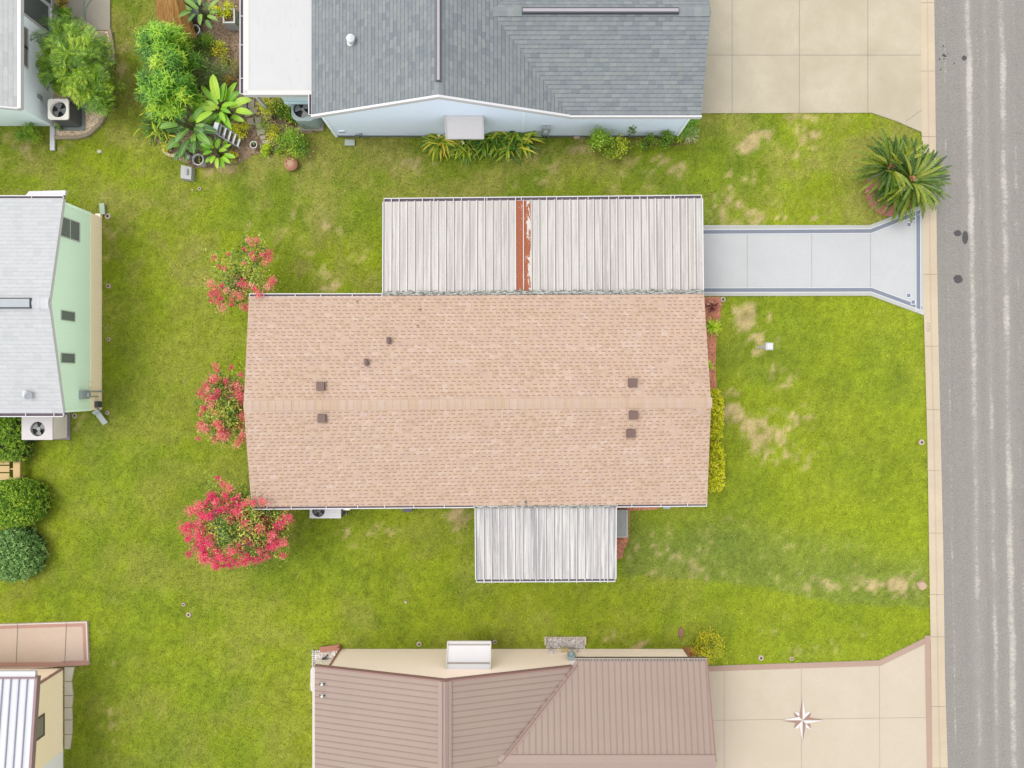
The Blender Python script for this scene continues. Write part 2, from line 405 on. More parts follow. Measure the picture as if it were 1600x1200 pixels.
xs = np.concatenate([np.linspace(-150, -24, 18)[:-1], np.arange(-24, 24.01, .16), np.linspace(24, 150, 18)[1:]])
ys = np.concatenate([np.linspace(-150, -18, 18)[:-1], np.arange(-18, 18.01, .16), np.linspace(18, 150, 18)[1:]])
gx, gy = np.meshgrid(xs, ys); vx = gx.ravel(); vy = gy.ravel()
me = bpy.data.meshes.new('lawn'); nx, ny = len(xs), len(ys)
vv = np.stack([vx, vy, np.full_like(vx, -.012) + (fbm(vx, vy, 3, 2, 44) - .5) * .008], 1)
ii = (np.arange(ny - 1)[:, None] * nx + np.arange(nx - 1)[None]).ravel()
me.from_pydata(vv.tolist(), [], np.stack([ii, ii + 1, ii + nx + 1, ii + nx], 1).tolist())
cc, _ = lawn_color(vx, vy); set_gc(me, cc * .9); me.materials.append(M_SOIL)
lawn = bpy.data.objects.new('lawn', me); col.objects.link(lawn); lawn['kind'] = 'structure'

# polygons (photo pixels on the ground) where no grass grows
NOGRASS = []
def ng(*p): NOGRASS.append([P(*q) for q in p])
ng(*(KL + [(x, y) for x, y in reversed(KR)])); ng(*(KR + [(4000, 2100), (4000, -900)]))
DRV = [(598, 352), (1359, 351.7), (1443, 319), (1443.5, 492.5), (1360.5, 462), (598, 463)]
DRV_BLUE = [(1040, -500), (1436, -500), (1440, 206), (1400, 189), (1362, 176), (1040, 177)]
DRV_TAN = [(1085, 1041), (1085, 1041), (1374, 1032), (1453, 993), (1457, 1200), (1470, 1700), (1085, 1700)]
DRV_TAN = [(1085, 1041.5), (1374, 1032), (1453.5, 993), (1457, 1200), (1466, 1700), (1085, 1700)]
for d in (DRV, DRV_BLUE, DRV_TAN): ng(*d)
ng((415, 482), (1083, 480), (1086, 770), (418, 774))                 # under the main house
ng((518, -500), (1058, -500), (1058, 213), (520, 213)); ng((400, -500), (500, -500), (500, 150), (400, 150))
ng((-900, -500), (83, -500), (83, 197), (-900, 197)); ng((-900, 338), (157, 338), (157, 640), (-900, 640))
ng((528, 1700), (531, 1014), (1072, 1011), (1075, 1700)); ng((-900, 1046), (100, 1044), (100, 1700), (-900, 1700))
ng((-600, 975), (136, 971), (138, 1040), (-600, 1052))
GRAVEL1 = [(172, 48), (176, 49), (178, 86), (176, 96), (165, 110), (168, 140), (168, 170), (157, 192), (139, 209), (122, 214), (84, 214), (84, 190), (60, 170), (70, 60), (120, 40)]
GBOX = [(853, 996), (914, 995), (914, 1013), (853, 1013)]
GCORN = [(489, 1020), (516, 1013), (530, 1012), (512, 1044), (489, 1044)]
GARDEN = [(254, -60), (378, -60), (386, 148), (420, 150), (500, 190), (500, 205), (470, 210), (430, 238), (400, 240), (372, 256), (330, 262), (302, 262), (262, 240), (240, 215), (236, 180), (262, 160), (250, 60)]
MULCH_FRONT = [(1088, 464), (1126, 464), (1127, 480), (1124.5, 502), (1119.5, 525), (1118, 576), (1120, 612), (1120, 700), (1088, 700)]
MULCH_STEP = [(958, 775), (1036, 775), (1036, 790), (1026, 796), (984, 798), (982, 845), (976, 856), (972, 872), (958, 876)]
MULCH_PALM = [(1393 + 41 * math.cos(a * math.pi / 12), 297 + 41 * math.sin(a * math.pi / 12)) for a in range(24)]
SOIL_BLUE = [(660, 205), (1092, 200), (1092, 218), (1082, 226), (1050, 228), (985, 228), (962, 214), (850, 213), (835, 222), (780, 224), (752, 232), (735, 226), (668, 222)]
MULCH_TAN = [(1068, 1011), (1088, 1010), (1092, 1030), (1098, 1042), (1070, 1042)]
for d in (GRAVEL1, GBOX, GCORN, GARDEN, MULCH_FRONT, MULCH_STEP, MULCH_PALM, MULCH_TAN): ng(*d)
SOILB = [P(*q) for q in SOIL_BLUE]
ng((78, -40), (174, -40), (173, 48), (78, 48)); ng((962, 793), (980, 793), (980, 838), (962, 838)); ng((101, 1040), (116, 1040), (115, 1170), (100, 1174))

def blades(n, x0, x1, y0, y1, seed):
    r = np.random.default_rng(seed); x = r.uniform(x0, x1, n); y = r.uniform(y0, y1, n)
    keep = np.ones(n, bool)
    for p in NOGRASS: keep &= ~pt_in(p, x, y)
    s = pt_in(SOILB, x, y); keep &= ~(s & (r.random(n) < .8))
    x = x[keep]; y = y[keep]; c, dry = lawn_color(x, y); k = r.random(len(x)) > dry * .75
    x, y, c, dry = x[k], y[k], c[k], dry[k]; n = len(x)
    az = r.uniform(0, 2 * np.pi, n); L = r.uniform(.035, .095, n) * (1 - .4 * dry); tilt = r.uniform(.35, 1.25, n); w = r.uniform(.010, .024, n)
    ax = np.cos(az); ay = np.sin(az); b = np.zeros((n, 3, 3)); ws = r.uniform(0, 2 * np.pi, n)
    b[:, 0] = np.stack([x - np.cos(ws) * w / 2, y - np.sin(ws) * w / 2, np.full(n, -.008)], 1)
    b[:, 1] = np.stack([x + np.cos(ws) * w / 2, y + np.sin(ws) * w / 2, np.full(n, -.008)], 1)
    b[:, 2] = np.stack([x + ax * L * np.sin(tilt), y + ay * L * np.sin(tilt), L * np.cos(tilt)], 1)
    hv = r.normal(0, 1, (n, 1)); br = np.exp(r.normal(0, .34, (n, 1)))
    c = c * br * (1 + hv * np.array([[.10, .02, .22]])); c = np.clip(c, .003, .9)
    yl = r.random((n, 1)) < .05; c = np.where(yl, c * np.array([[1.45, 1.3, 1.5]]), c)
    ci, cj = np.floor(x / .055).astype(int), np.floor(y / .055).astype(int); hc = np.random.default_rng(77).normal(0, 1, (512, 512))[ci % 512, cj % 512][:, None]; hc2 = np.random.default_rng(78).normal(0, 1, (512, 512))[ci % 512, cj % 512][:, None]
    c = np.clip(c * np.exp(hc * .17) * (1 + hc2 * np.array([[.05, .0, .12]])), .003, .9)
    return b.reshape(-1, 3), np.repeat(c, 3, 0)
vb, cb = blades(640000, -22.5, 18, -17.2, 17.2, 5)
me = bpy.data.meshes.new('grass'); n = len(vb)
me.vertices.add(n); me.vertices.foreach_set('co', vb.astype(np.float32).ravel())
me.loops.add(n); me.loops.foreach_set('vertex_index', np.arange(n, dtype=np.int32))
me.polygons.add(n // 3); me.polygons.foreach_set('loop_start', np.arange(0, n, 3, dtype=np.int32)); me.polygons.foreach_set('loop_total', np.full(n // 3, 3, np.int32))
me.update(calc_edges=True); set_gc(me, cb); me.materials.append(M_GRASS)
grass = bpy.data.objects.new('grass', me); col.objects.link(grass)
tag(grass, 'short yellow-green lawn grass with tan dry patches between the houses', 'grass', kind='stuff')

# road with chalky worn streaks running along it
t = NT('asphalt', .9, .2); v = t.coord(); x, y, z = t.sep(v)
# x measured from the kerb line, which runs slightly askew
xk = t.math('ADD', x, t.math('MULTIPLY', y, .0165))
n_f = t.noise(v, 34, 3, .85); n_m = t.noise(v, 2.0, 4, .6)
base = t.mix(n_m, C(175, 170, 162), C(190, 184, 176)); base = t.mix(t.ramp(n_f, [(.3, 0.0), (.62, 1.0)]), shade(C(118, 114, 108), .9), base)
band = t.noise(t.comb(t.math('MULTIPLY', xk, 3.2), t.math('MULTIPLY', y, .12), 0), 1.0, 3); base = t.mix(t.math('MULTIPLY', t.ramp(band, [(.45, 0.0), (.7, 1.0)]), .4), base, C(150, 147, 141))
K = H / FPX
m = None
wob = t.math('MULTIPLY', t.math('SUBTRACT', t.noise(t.comb(0.0, t.math('MULTIPLY', y, .5), 2.0), 1.0, 2), .5), .22)
brk = t.math('ADD', t.math('MULTIPLY', t.noise(t.comb(t.math('MULTIPLY', xk, 5.0), t.math('MULTIPLY', y, 8.0), 0), 1.0, 3, .7), .5), t.math('MULTIPLY', t.math('SUBTRACT', t.noise(t.comb(t.math('MULTIPLY', xk, 9.0), t.math('MULTIPLY', y, 24.0), 9.0), 1.0, 2, .9), .17), .75))
yy = t.ramp(t.math('ADD', t.math('DIVIDE', y, 30.0), .5), [(.1, 0.0), (.75, 1.0)])        # 1 at the far (upper) end of the street
for i, (pxc, hw, s1, s0, per) in enumerate([(1480.5, 2.4, .62, .7, .22), (1518.5, 6.5, 1.15, .6, .16), (1532, 2.5, .5, .4, .3), (1545, 5.0, .5, .85, .2), (1571, 7, .95, .95, .2), (1590, 5, .6, .35, .2), (1630, 7, .8, .8, .15), (1660, 5, .6, .6, .2)]):
    dd = t.math('ABSOLUTE', t.math('SUBTRACT', t.math('ADD', xk, wob), (pxc - 800) * K + .0165 * 200 * K))
    g = t.math('SUBTRACT', 1.0, t.math('POWER', t.math('DIVIDE', dd, hw * K * 1.35), 2.0), clamp=True)
    lo = t.noise(t.comb(i * 7.3, t.math('MULTIPLY', y, per * 2.2), 0), 1.0, 4, .7)
    s = t.math('ADD', t.math('MULTIPLY', yy, s1 - s0), s0)
    g = t.math('MULTIPLY', g, t.math('ADD', t.math('MULTIPLY', t.ramp(lo, [(.34, 0.0), (.64, 1.0)]), .26), t.math('MULTIPLY', s, .40)))
    g = t.math('MULTIPLY', t.math('SUBTRACT', t.math('ADD', g, brk), .885), 3.6, clamp=True)
    m = g if m is None else t.math('MAXIMUM', m, g)
for pc_, hw_ in ((1518.5, 15), (1571, 17), (1545, 10), (1630, 18)):       # broad pale wheel-worn bands
    dd = t.math('ABSOLUTE', t.math('SUBTRACT', xk, (pc_ - 800) * K + .0165 * 200 * K)); g = t.math('SUBTRACT', 1.0, t.math('DIVIDE', dd, hw_ * K), clamp=True)
    base = t.mix(t.math('MULTIPLY', g, .14), base, C(212, 206, 196))
t.base(t.mix(t.math('MULTIPLY', m, .8), base, C(222, 216, 205))); t.bump(n_f, .6, .012); M_ROAD = t.m
mb = MB(); far = [(x + 560, y) for x, y in KR]
for (a, b), (c, d) in zip(zip(KR, KR[1:]), zip(far, far[1:])): mb.face([P(*b, .006), P(*d, .006), P(*c, .006), P(*a, .006)])
road = struct('road', mb, M_ROAD)
M_OIL = m_plain('oil_stain', C(86, 82, 82), .55, .15, 8)
def blob(px, py, rx, ry, z, n=18, j=.14):
    return [P(px + rx * math.cos(k * 2 * math.pi / n) * random.uniform(1 - j, 1 + j), py + ry * math.sin(k * 2 * math.pi / n) * random.uniform(1 - j, 1 + j), z) for k in range(n)][::-1]
for q in [(1496.5, 364.5, 6, 5), (1508, 371, 5, 10), (1497, 436, 7, 7), (1506.5, 90.5, 4, 4), (1474.5, 86, 2.6, 2), (1477, 88, 2, 1.5), (1468, 92.5, 1.3, 1.5), (1475, 92, 1.2, 1.2), (1491, 99, 1.5, 1), (1470, 109, 1.2, 1.4), (1474, 72, 1.4, 1.6), (1481, 83, 1, 1)]:
    mb = MB(); mb.face(blob(*q, .0105)); obj('oil_stain', mb, M_OIL, road)

M_KERB = m_concrete('kerb_concrete', C(226, 208, 180), .1); M_KERBD = m_concrete('kerb_channel', C(216, 197, 170), .1)
M_JOINT = m_plain('dark_joint', C(184, 166, 142), .9)
mb = MB(); js = [-900] + [111 - 107 * k for k in range(6, 0, -1)] + [111, 213.5, 325, 428.7, 541, 640, 735, 833, 929, 995, 1104, 1200, 1300, 1400, 1500]
for a, b in zip(js, js[1:]):
    st = sorted({a + .25, b - .25} | {y for _, y in KL + KR if a < y < b})
    for y0, y1 in zip(st, st[1:]):
        l0, l1, r0, r1 = interp(KL, y0), interp(KL, y1), interp(KR, y0), interp(KR, y1)
        prof = [(0, .035, 0), (.44, .033, 1), (.5, .027, 1), (.56, .030, 0), (1, .014, 0)]
        for (f0, z0, m0), (f1, z1, _) in zip(prof, prof[1:]):
            mb.face([P(l1 + (r1 - l1) * f0, y1, z0), P(l1 + (r1 - l1) * f1, y1, z1), P(l0 + (r0 - l0) * f1, y0, z1), P(l0 + (r0 - l0) * f0, y0, z0)], m=m0)
        mb.face([P(l0, y0, .035), P(l0, y0, -.05), P(l1, y1, -.05), P(l1, y1, .035)])
kerb = struct('kerb', mb, [M_KERB, M_KERBD])
mb = MB()
for (x0, y0), (x1, y1) in zip(KL, KL[1:]): mb.face([P(x1, y1, -.004), P(interp(KR, y1), y1, -.004), P(interp(KR, y0), y0, -.004), P(x0, y0, -.004)])
obj('kerb_joint', mb, M_JOINT, kerb)
# the far kerb across the street
mb = MB()
for (a, b), (c, d) in zip(zip(far, far[1:]), zip([(x + 22, y) for x, y in far], [(x + 22, y) for x, y in far][1:])): mb.face([P(*b, .03), P(*d, .04), P(*c, .04), P(*a, .03)])
obj('far_kerb', mb, M_KERB, kerb)

def text_obj(name, body, size, loc, rotz, mat, label, cat):
    cu = bpy.data.curves.new(name, 'FONT'); cu.body = body; cu.size = size; cu.align_x = 'CENTER'; cu.align_y = 'CENTER'; cu.space_character = 1.1
    tmp = bpy.data.objects.new(name + '_tmp', cu); col.objects.link(tmp); bpy.context.view_layer.update()
    me = bpy.data.meshes.new_from_object(tmp.evaluated_get(bpy.context.evaluated_depsgraph_get())); bpy.data.objects.remove(tmp)
    o = bpy.data.objects.new(name, me); me.materials.clear(); me.materials.append(mat); col.objects.link(o)
    o.location = loc; o.rotation_euler = (0, 0, rotz); return tag(o, label, cat)
pn = P(1450.2, 511, .0395)
text_obj('house_number', '1725', .19, pn, R(-90), m_plain('faded_number_paint', C(176, 164, 156), .8), 'faded grey house number painted along the kerb beside the grey driveway', 'house number')

# ---- slab helpers: driveway bodies with joints cut as gaps
def slab(name, px, z, mat, joints, jw=.6):
    mb = MB(); pts = [P(*p, z) for p in px][::-1]; mb.prism(pts, -.06, z); o = struct(name, mb, mat)
    mb = MB()
    for (a, b) in joints:
        a, b = P(*a, z + .003), P(*b, z + .003); d = (b - a).normalized(); s_ = Vector((-d.y, d.x, 0)) * jw * K * .5
        mb.face([a - s_, b - s_, b + s_, a + s_])
    if joints: obj('joint', mb, M_DJ, o)
    return o
M_DJ = m_plain('slab_joint', C(158, 150, 138), .9)
def offs(poly, d):
    """offset an open polyline of pixel points to its left side by d pixels"""
    out = []
    for i, p in enumerate(poly):
        ns = []
        for a, b in ((i - 1, i), (i, i + 1)):
            if 0 <= a and b < len(poly):
                dx, dy = poly[b][0] - poly[a][0], poly[b][1] - poly[a][1]; l = math.hypot(dx, dy); ns.append((-dy / l, dx / l))
        nx_, ny_ = sum(n[0] for n in ns), sum(n[1] for n in ns); l = math.hypot(nx_, ny_); nx_ /= l; ny_ /= l
        k = d / (nx_ * ns[0][0] + ny_ * ns[0][1]); out.append((p[0] + nx_ * k, p[1] + ny_ * k))
    return out
def strip(mb, poly, d0, d1, z, m=0):
    a, b = offs(poly, d0), offs(poly, d1)
    for i in range(len(poly) - 1): mb.face([P(*b[i], z), P(*b[i + 1], z), P(*a[i + 1], z), P(*a[i], z)], m=m)

M_DGREY = m_concrete('grey_driveway_paint', C(218, 219, 219), .05, bump=.15); M_DEDGE = m_concrete('driveway_edge_concrete', C(208, 208, 200), .1)
M_DBAND = m_concrete('slate_band_paint', C(146, 152, 166), .07); M_WLINE = m_plain('white_line_paint', C(240, 241, 243), .7, .03)
drv = slab('driveway', DRV, .03, M_DGREY, [((1167.5, 352), (1167.5, 462)), ((1268.4, 352), (1268.4, 462)), ((1360, 352), (1360, 462)), ((1413, 342), (1441, 352)), ((1413, 474), (1441, 464))], .5)
mb = MB(); mw = MB(); me_ = MB()
top = [(1095, 353.2), (1359, 351.7), (1436.5, 321.5)]; bot = [(1437.5, 490.3), (1360.5, 462), (1095, 462.6)]
for pl in (top, bot):
    q = pl
    strip(me_, q, 0, 5.2, .034); strip(mw, q, 5.2, 6.3, .038); strip(mb, q, 6.3, 12.2, .038); strip(mw, q, 12.2, 13.2, .038)
rgt = [(1443, 330), (1443.4, 484)]
strip(me_, rgt, 0, 4, .0345); strip(mw, [(1443, 329), (1443.4, 485)], 4, 5.2, .042); strip(mb, [(1443, 336), (1443.4, 479)], 5.2, 11.4, .042); strip(mw, [(1443, 328), (1443.4, 487)], 11.4, 12.6, .042)
def sq(m_, cx, cy, h, z):
    m_.face([P(cx - h, cy + h, z), P(cx + h, cy + h, z), P(cx + h, cy - h, z), P(cx - h, cy - h, z)])
for (cx, cy) in ((1420.5, 351), (1420, 461.5), (1427.3, 341.5), (1427, 472)): sq(mw, cx, cy, 3.9, .046); sq(mb, cx, cy, 2.7, .050)
obj('edge_border', me_, M_DEDGE, drv); obj('painted_band', mb, M_DBAND, drv); obj('white_line', mw, M_WLINE, drv)

M_DBEIGE = m_concrete('beige_driveway_concrete', C(217, 204, 176), .16, C(224, 212, 188))
slab('driveway', DRV_BLUE, .03, M_DBEIGE, [((1144, -500), (1144, 177)), ((1249, -500), (1249, 176)), ((1356, -500), (1356, 176)), ((1040, 86), (1440, 86)), ((1040, -22), (1440, -22)), ((1415, 190), (1440, 172))], .75)
M_DTAN = m_concrete('tan_driveway_concrete', C(226, 212, 187), .08, C(229, 213, 193)); M_DBRN = m_concrete('brown_border_paint', C(200, 170, 152), .06)
tan = slab('driveway', DRV_TAN, .03, M_DTAN, [((1131.5, 1041), (1131.5, 1700)), ((1252, 1037), (1253, 1700)), ((1374, 1033), (1377, 1700)), ((1085, 1126), (1457, 1121)), ((1085, 1235), (1462, 1230))], .5)
mb = MB(); strip(mb, [(1085, 1041.5), (1374, 1032), (1453.5, 993)], 0, 8.5, .034); strip(mb, [(1453.5, 993), (1457, 1200), (1466, 1700)], 0, 8.5, .0385)
obj('painted_border', mb, M_DBRN, tan)
mb = MB(); cx, cy = 1254, 1125.5
def sp(a, r, z): return P(cx + r * math.sin(a), cy - r * math.cos(a), z)
for k in range(4):
    a = k * math.pi / 2 + math.pi / 4; c0 = P(cx, cy, .042); tip = sp(a, 19, .042)
    mb.face([c0, tip, sp(a - .32, 13.5, .042)][::-1], m=1 if k % 2 else 0); mb.face([c0, sp(a + .32, 13.5, .042), tip][::-1], m=0 if k % 2 else 1)
for k in range(4):
    a = k * math.pi / 2; c0 = P(cx, cy, .046); tip = sp(a, 34, .046)
    mb.face([c0, tip, sp(a - math.pi / 4, 7.6, .046)][::-1], m=1); mb.face([c0, sp(a + math.pi / 4, 7.6, .046), tip][::-1], m=0)
obj('compass_star', mb, [m_plain('star_white', C(244, 240, 236), .6, .03), m_plain('star_brown', C(176, 142, 126), .6, .05)], tan)

# patio slabs, gravel and mulch
M_PINK = m_concrete('pink_patio_paint', C(234, 208, 186), .07); M_PINKB = m_concrete('terracotta_border_paint', C(212, 164, 146), .06); M_WEDGE = m_plain('white_slab_edge', C(240, 228, 214), .7)
mb = MB(); mb.prism([P(136, 971, .1), P(-600, 995, .1), P(-600, 1066, .1), P(0, 1050, .1), P(98, 1041, .1), P(138.5, 1039, .1)], -.05, .1)
pk = struct('patio', mb, M_PINK)
q0 = [(-600, 994), (135.5, 971.5), (138, 1038.8), (97, 1040)]; mb = MB(); strip(mb, q0, 1.8, 7, .104); strip(mb, [(139, 1039.3), (97, 1041.5), (0, 1042), (-600, 1060)], 0, 7, .108); obj('painted_border', mb, M_PINKB, pk)
mb = MB(); strip(mb, q0[:3], 0, 1.8, .1045); obj('white_edge', mb, M_WEDGE, pk)
mb = MB()
for a, b in (((27.5, 974), (25, 1041)), ((103.5, 973), (101, 1041))): 
    a, b = P(*a, .112), P(*b, .112); mb.face([a + Vector((-.01, 0, 0)), b + Vector((-.01, 0, 0)), b + Vector((.01, 0, 0)), a + Vector((.01, 0, 0))])
obj('joint', mb, M_DJ, pk)
M_CONC = m_concrete('weathered_concrete', C(200, 190, 172), .12); M_GCONC = m_concrete('grey_concrete', C(196, 200, 196), .07)
mb = MB(); mb.prism([P(78, -60), P(78, 48), P(173, 48), P(173, -60)], -.05, .06); struct('garden_patio', mb, M_CONC)

def scatter(mb, poly_px, dens, size, flat=.5, z=0.0, zr=.02, aniso=1.0):
    pts = [P(*q) for q in poly_px]; x0 = min(p.x for p in pts); x1 = max(p.x for p in pts); y0 = min(p.y for p in pts); y1 = max(p.y for p in pts)
    n = int((x1 - x0) * (y1 - y0) * dens); x = rng.uniform(x0, x1, n); y = rng.uniform(y0, y1, n); k = pt_in(pts, x, y)
    for a, b in zip(x[k], y[k]):
        s_ = size * random.uniform(.5, 1.4); az = random.uniform(0, 6.3); c, d = math.cos(az) * s_, math.sin(az) * s_; w = random.uniform(.5, .9) / aniso
        zz = z + random.uniform(0, zr); q = [Vector((a + c, b + d, zz)), Vector((a - d * w, b + c * w, zz)), Vector((a - c, b - d, zz)), Vector((a + d * w, b - c * w, zz))]
        tp = Vector((a, b, zz + s_ * flat)); tt = random.random()
        for i in range(4): mb.face([q[i], q[(i + 1) % 4], tp], t=tt)
def bed(name, poly, cols, under, dens, size, label, cat, z=.004, flat=.5, aniso=1.0, zr=.02):
    mb = MB(); mb.prism([P(*q) for q in poly][::-1], -.04, z, t=.35); scatter(mb, poly, dens, size, flat, z, zr, aniso)
    return single(name, mb, m_leaf(name + '_mat', cols, 0, .9, spec=.15), label, cat, kind='stuff')
bed('gravel', GRAVEL1, [shade(C(224, 190, 152), 1.2), shade(C(248, 222, 188), 1.5), shade(C(252, 240, 220), 1.7), shade(C(236, 196, 156), 1.2)], None, 420, .035, 'pale tan river gravel bed curving around the corner of the white house', 'gravel')
bed('gravel', GBOX, [shade(C(150, 140, 134), 1.2), shade(C(214, 204, 198), 1.4), shade(C(245, 240, 232), 1.6)], None, 500, .03, 'pale grey stones in the small edged bed below the meters', 'gravel')
bed('gravel', GCORN, [shade(C(170, 156, 144), 1.2), shade(C(224, 214, 204), 1.4), shade(C(245, 240, 236), 1.6)], None, 500, .035, 'pale stones in the corner bed beside the tan roofed house', 'gravel')
MC = [C(196, 124, 98), C(236, 158, 126), C(255, 196, 162), C(220, 140, 110)]
bed('mulch', MULCH_FRONT, MC, None, 420, .035, 'red bark mulch in the narrow bed along the front end wall', 'mulch', aniso=1.8)
bed('mulch', MULCH_STEP, MC, None, 420, .035, 'red bark mulch around the grey concrete step', 'mulch', aniso=1.8)
bed('mulch', MULCH_PALM, [C(204, 126, 110), C(240, 162, 146), C(255, 200, 186)], None, 420, .035, 'ring of reddish mulch beneath the spiky palm by the street', 'mulch', aniso=1.5)
bed('mulch', MULCH_TAN, [C(190, 110, 70), C(226, 160, 100), C(214, 190, 90), C(150, 90, 50)], None, 420, .035, 'orange mulch and fallen leaves beside the yellow-green shrub', 'mulch', aniso=1.5)
bed('garden_soil', GARDEN, [C(104, 84, 66), C(164, 136, 112), C(206, 180, 156), C(130, 120, 72), C(150, 126, 98)], None, 300, .045, 'brown soil and leaf litter of the crowded corner garden', 'soil', z=.006, aniso=2.2, flat=.2)
mb = MB(); scatter(mb, SOIL_BLUE, 260, .035, .3, .0, .012, 1.6)
single('soil', mb, m_leaf('brown_soil', [C(120, 88, 66), C(168, 132, 108), C(196, 164, 140)], 0, .9, spec=.1), 'thin strip of brown soil along the foot of the blue wall', 'soil', kind='stuff')
# ------------------------------------------------------------ houses
M_WHITE = m_plain('white_trim', C(240, 238, 240), .45, .04, 2); M_GRIME = m_plain('gutter_grime', C(122, 106, 116), .85, .25, 5)
M_WALLC = m_siding('cream_siding', CW(232, 224, 206), 'Z', .2); M_GLASS = m_plain('window_glass', C(108, 116, 116), .12, .15, 1.5, spec=.6)
M_DARK = m_plain('dark_gap', C(62, 62, 66), .8); M_STEEL = m_plain('grey_metal_box', C(196, 204, 204), .45, .06); M_BROWNV = m_plain('brown_vent_paint', C(126, 100, 92), .6, .08)

def plane_roof(mb, pts, o, ud, vd, th=.14, m=0, sides=True, t=.5, ms=1):
    """roof panel: top polygon with metric uv, soffit and fascia below"""
    o = Vector(o); ud = Vector(ud).normalized(); vd = Vector(vd).normalized(); pts = [Vector(p) for p in pts]
    mb.face(pts, [((p - o).dot(ud), (p - o).dot(vd)) for p in pts], t, m)
    low = [p - Vector((0, 0, th)) for p in pts]; mb.face(low[::-1], m=ms)
    for i in range(len(pts)):
        if sides is True or i in sides: j = (i + 1) % len(pts); mb.face([pts[i], low[i], low[j], pts[j]], m=ms)

def ribs(mb, poly, o, ud, vd, step, w, h, start=0.0, t=.5, m=0, ends=0.0):
    """standing ribs across a convex roof panel, running up the slope"""
    o = Vector(o); ud = Vector(ud).normalized(); vd = Vector(vd).normalized(); n = ud.cross(vd).normalized()
    if n.z < 0: n = -n
    q = [((Vector(p) - o).dot(ud), (Vector(p) - o).dot(vd)) for p in poly]; u0 = min(a for a, _ in q); u1 = max(a for a, _ in q); u = u0 + start
    while u < u1 - .01:
        vs_ = []
        for (a, b), (c, d) in zip(q, q[1:] + q[:1]):
            if (a <= u < c) or (c <= u < a): vs_.append(b + (d - b) * (u - a) / (c - a))
        if len(vs_) >= 2 and max(vs_) - min(vs_) > .05:
            v0, v1 = min(vs_), max(vs_) 
            p0 = o + ud * u + vd * (v0 - ends); p1 = o + ud * u + vd * v1
            a = ud * w / 2; mb.hexa([p0 - a, p0 + a, p1 + a, p1 - a], [p0 - a * .7 + n * h, p0 + a * .7 + n * h, p1 + a * .7 + n * h, p1 - a * .7 + n * h], t, m)
        u += step

def gutter(parent, a, b, out, w=.13, d=.1, z=None, hang=1.1, name='gutter', t0=.5):
    """open trough along a-b (top level z), out = outward unit vector"""
    a = Vector(a); b = Vector(b); out = Vector(out); mb = MB(); dz = Vector((0, 0, d)); th = .018
    L = (b - a).length; dr = (b - a).normalized()
    mb.hexa([a - dz, b - dz, b + out * w - dz, a + out * w - dz], [a - dz * .72, b - dz * .72, b + out * w - dz * .72, a + out * w - dz * .72], m=1)
    for o0, o1 in ((w - .03, w), (0, .012)):
        top = Vector((0, 0, .012 if o0 else -.004))
        mb.hexa([a + out * o0 - dz, b + out * o0 - dz, b + out * o1 - dz, a + out * o1 - dz], [a + out * o0 + top, b + out * o0 + top, b + out * o1 + top, a + out * o1 + top])
    for e in (a, b - dr * .02): mb.hexa([e - dz, e + dr * .02 - dz, e + dr * .02 + out * w - dz, e + out * w - dz], [e, e + dr * .02, e + dr * .02 + out * w, e + out * w])
    x = hang * t0
    while x < L - .1:
        p = a + dr * x; mb.bar(p + out * .0 + Vector((0, 0, .012)), p + out * w + Vector((0, 0, .018)), .022, .012); x += hang * random.uniform(.8, 1.2)
    return obj(name, mb, [M_WHITE, M_GRIME], parent)

def window(parent, pts_uv, origin, ud, nd, frame, pane_m, fr_w=.05, proud=.03, sash=None, name='window'):
    """rectangular window on a wall: (u0,u1,z0,z1); ud along wall, nd outward"""
    u0, u1, z0, z1 = pts_uv; o = Vector(origin); ud = Vector(ud); nd = Vector(nd); W = lambda u, z, n: o + ud * u + Vector((0, 0, z)) + nd * n
    mb = MB(); mb.hexa([W(u0, z0, .004), W(u1, z0, .004), W(u1, z1, .004), W(u0, z1, .004)], [W(u0, z0, proud * .4), W(u1, z0, proud * .4), W(u1, z1, proud * .4), W(u0, z1, proud * .4)])
    w = obj(name, mb, pane_m, parent)
    mb = MB(); f = fr_w
    for (a, b, c, d) in ((u0 - f, u0, z0 - f, z1 + f), (u1, u1 + f, z0 - f, z1 + f), (u0, u1, z0 - f, z0), (u0, u1, z1, z1 + f)) + (((u0, u1, sash - f * .4, sash + f * .4),) if sash else ()):
        mb.hexa([W(a, c, .002), W(b, c, .002), W(b, d, .002), W(a, d, .002)], [W(a, c, proud), W(b, c, proud), W(b, d, proud), W(a, d, proud)])
    obj('window_frame', mb, frame, w); return w

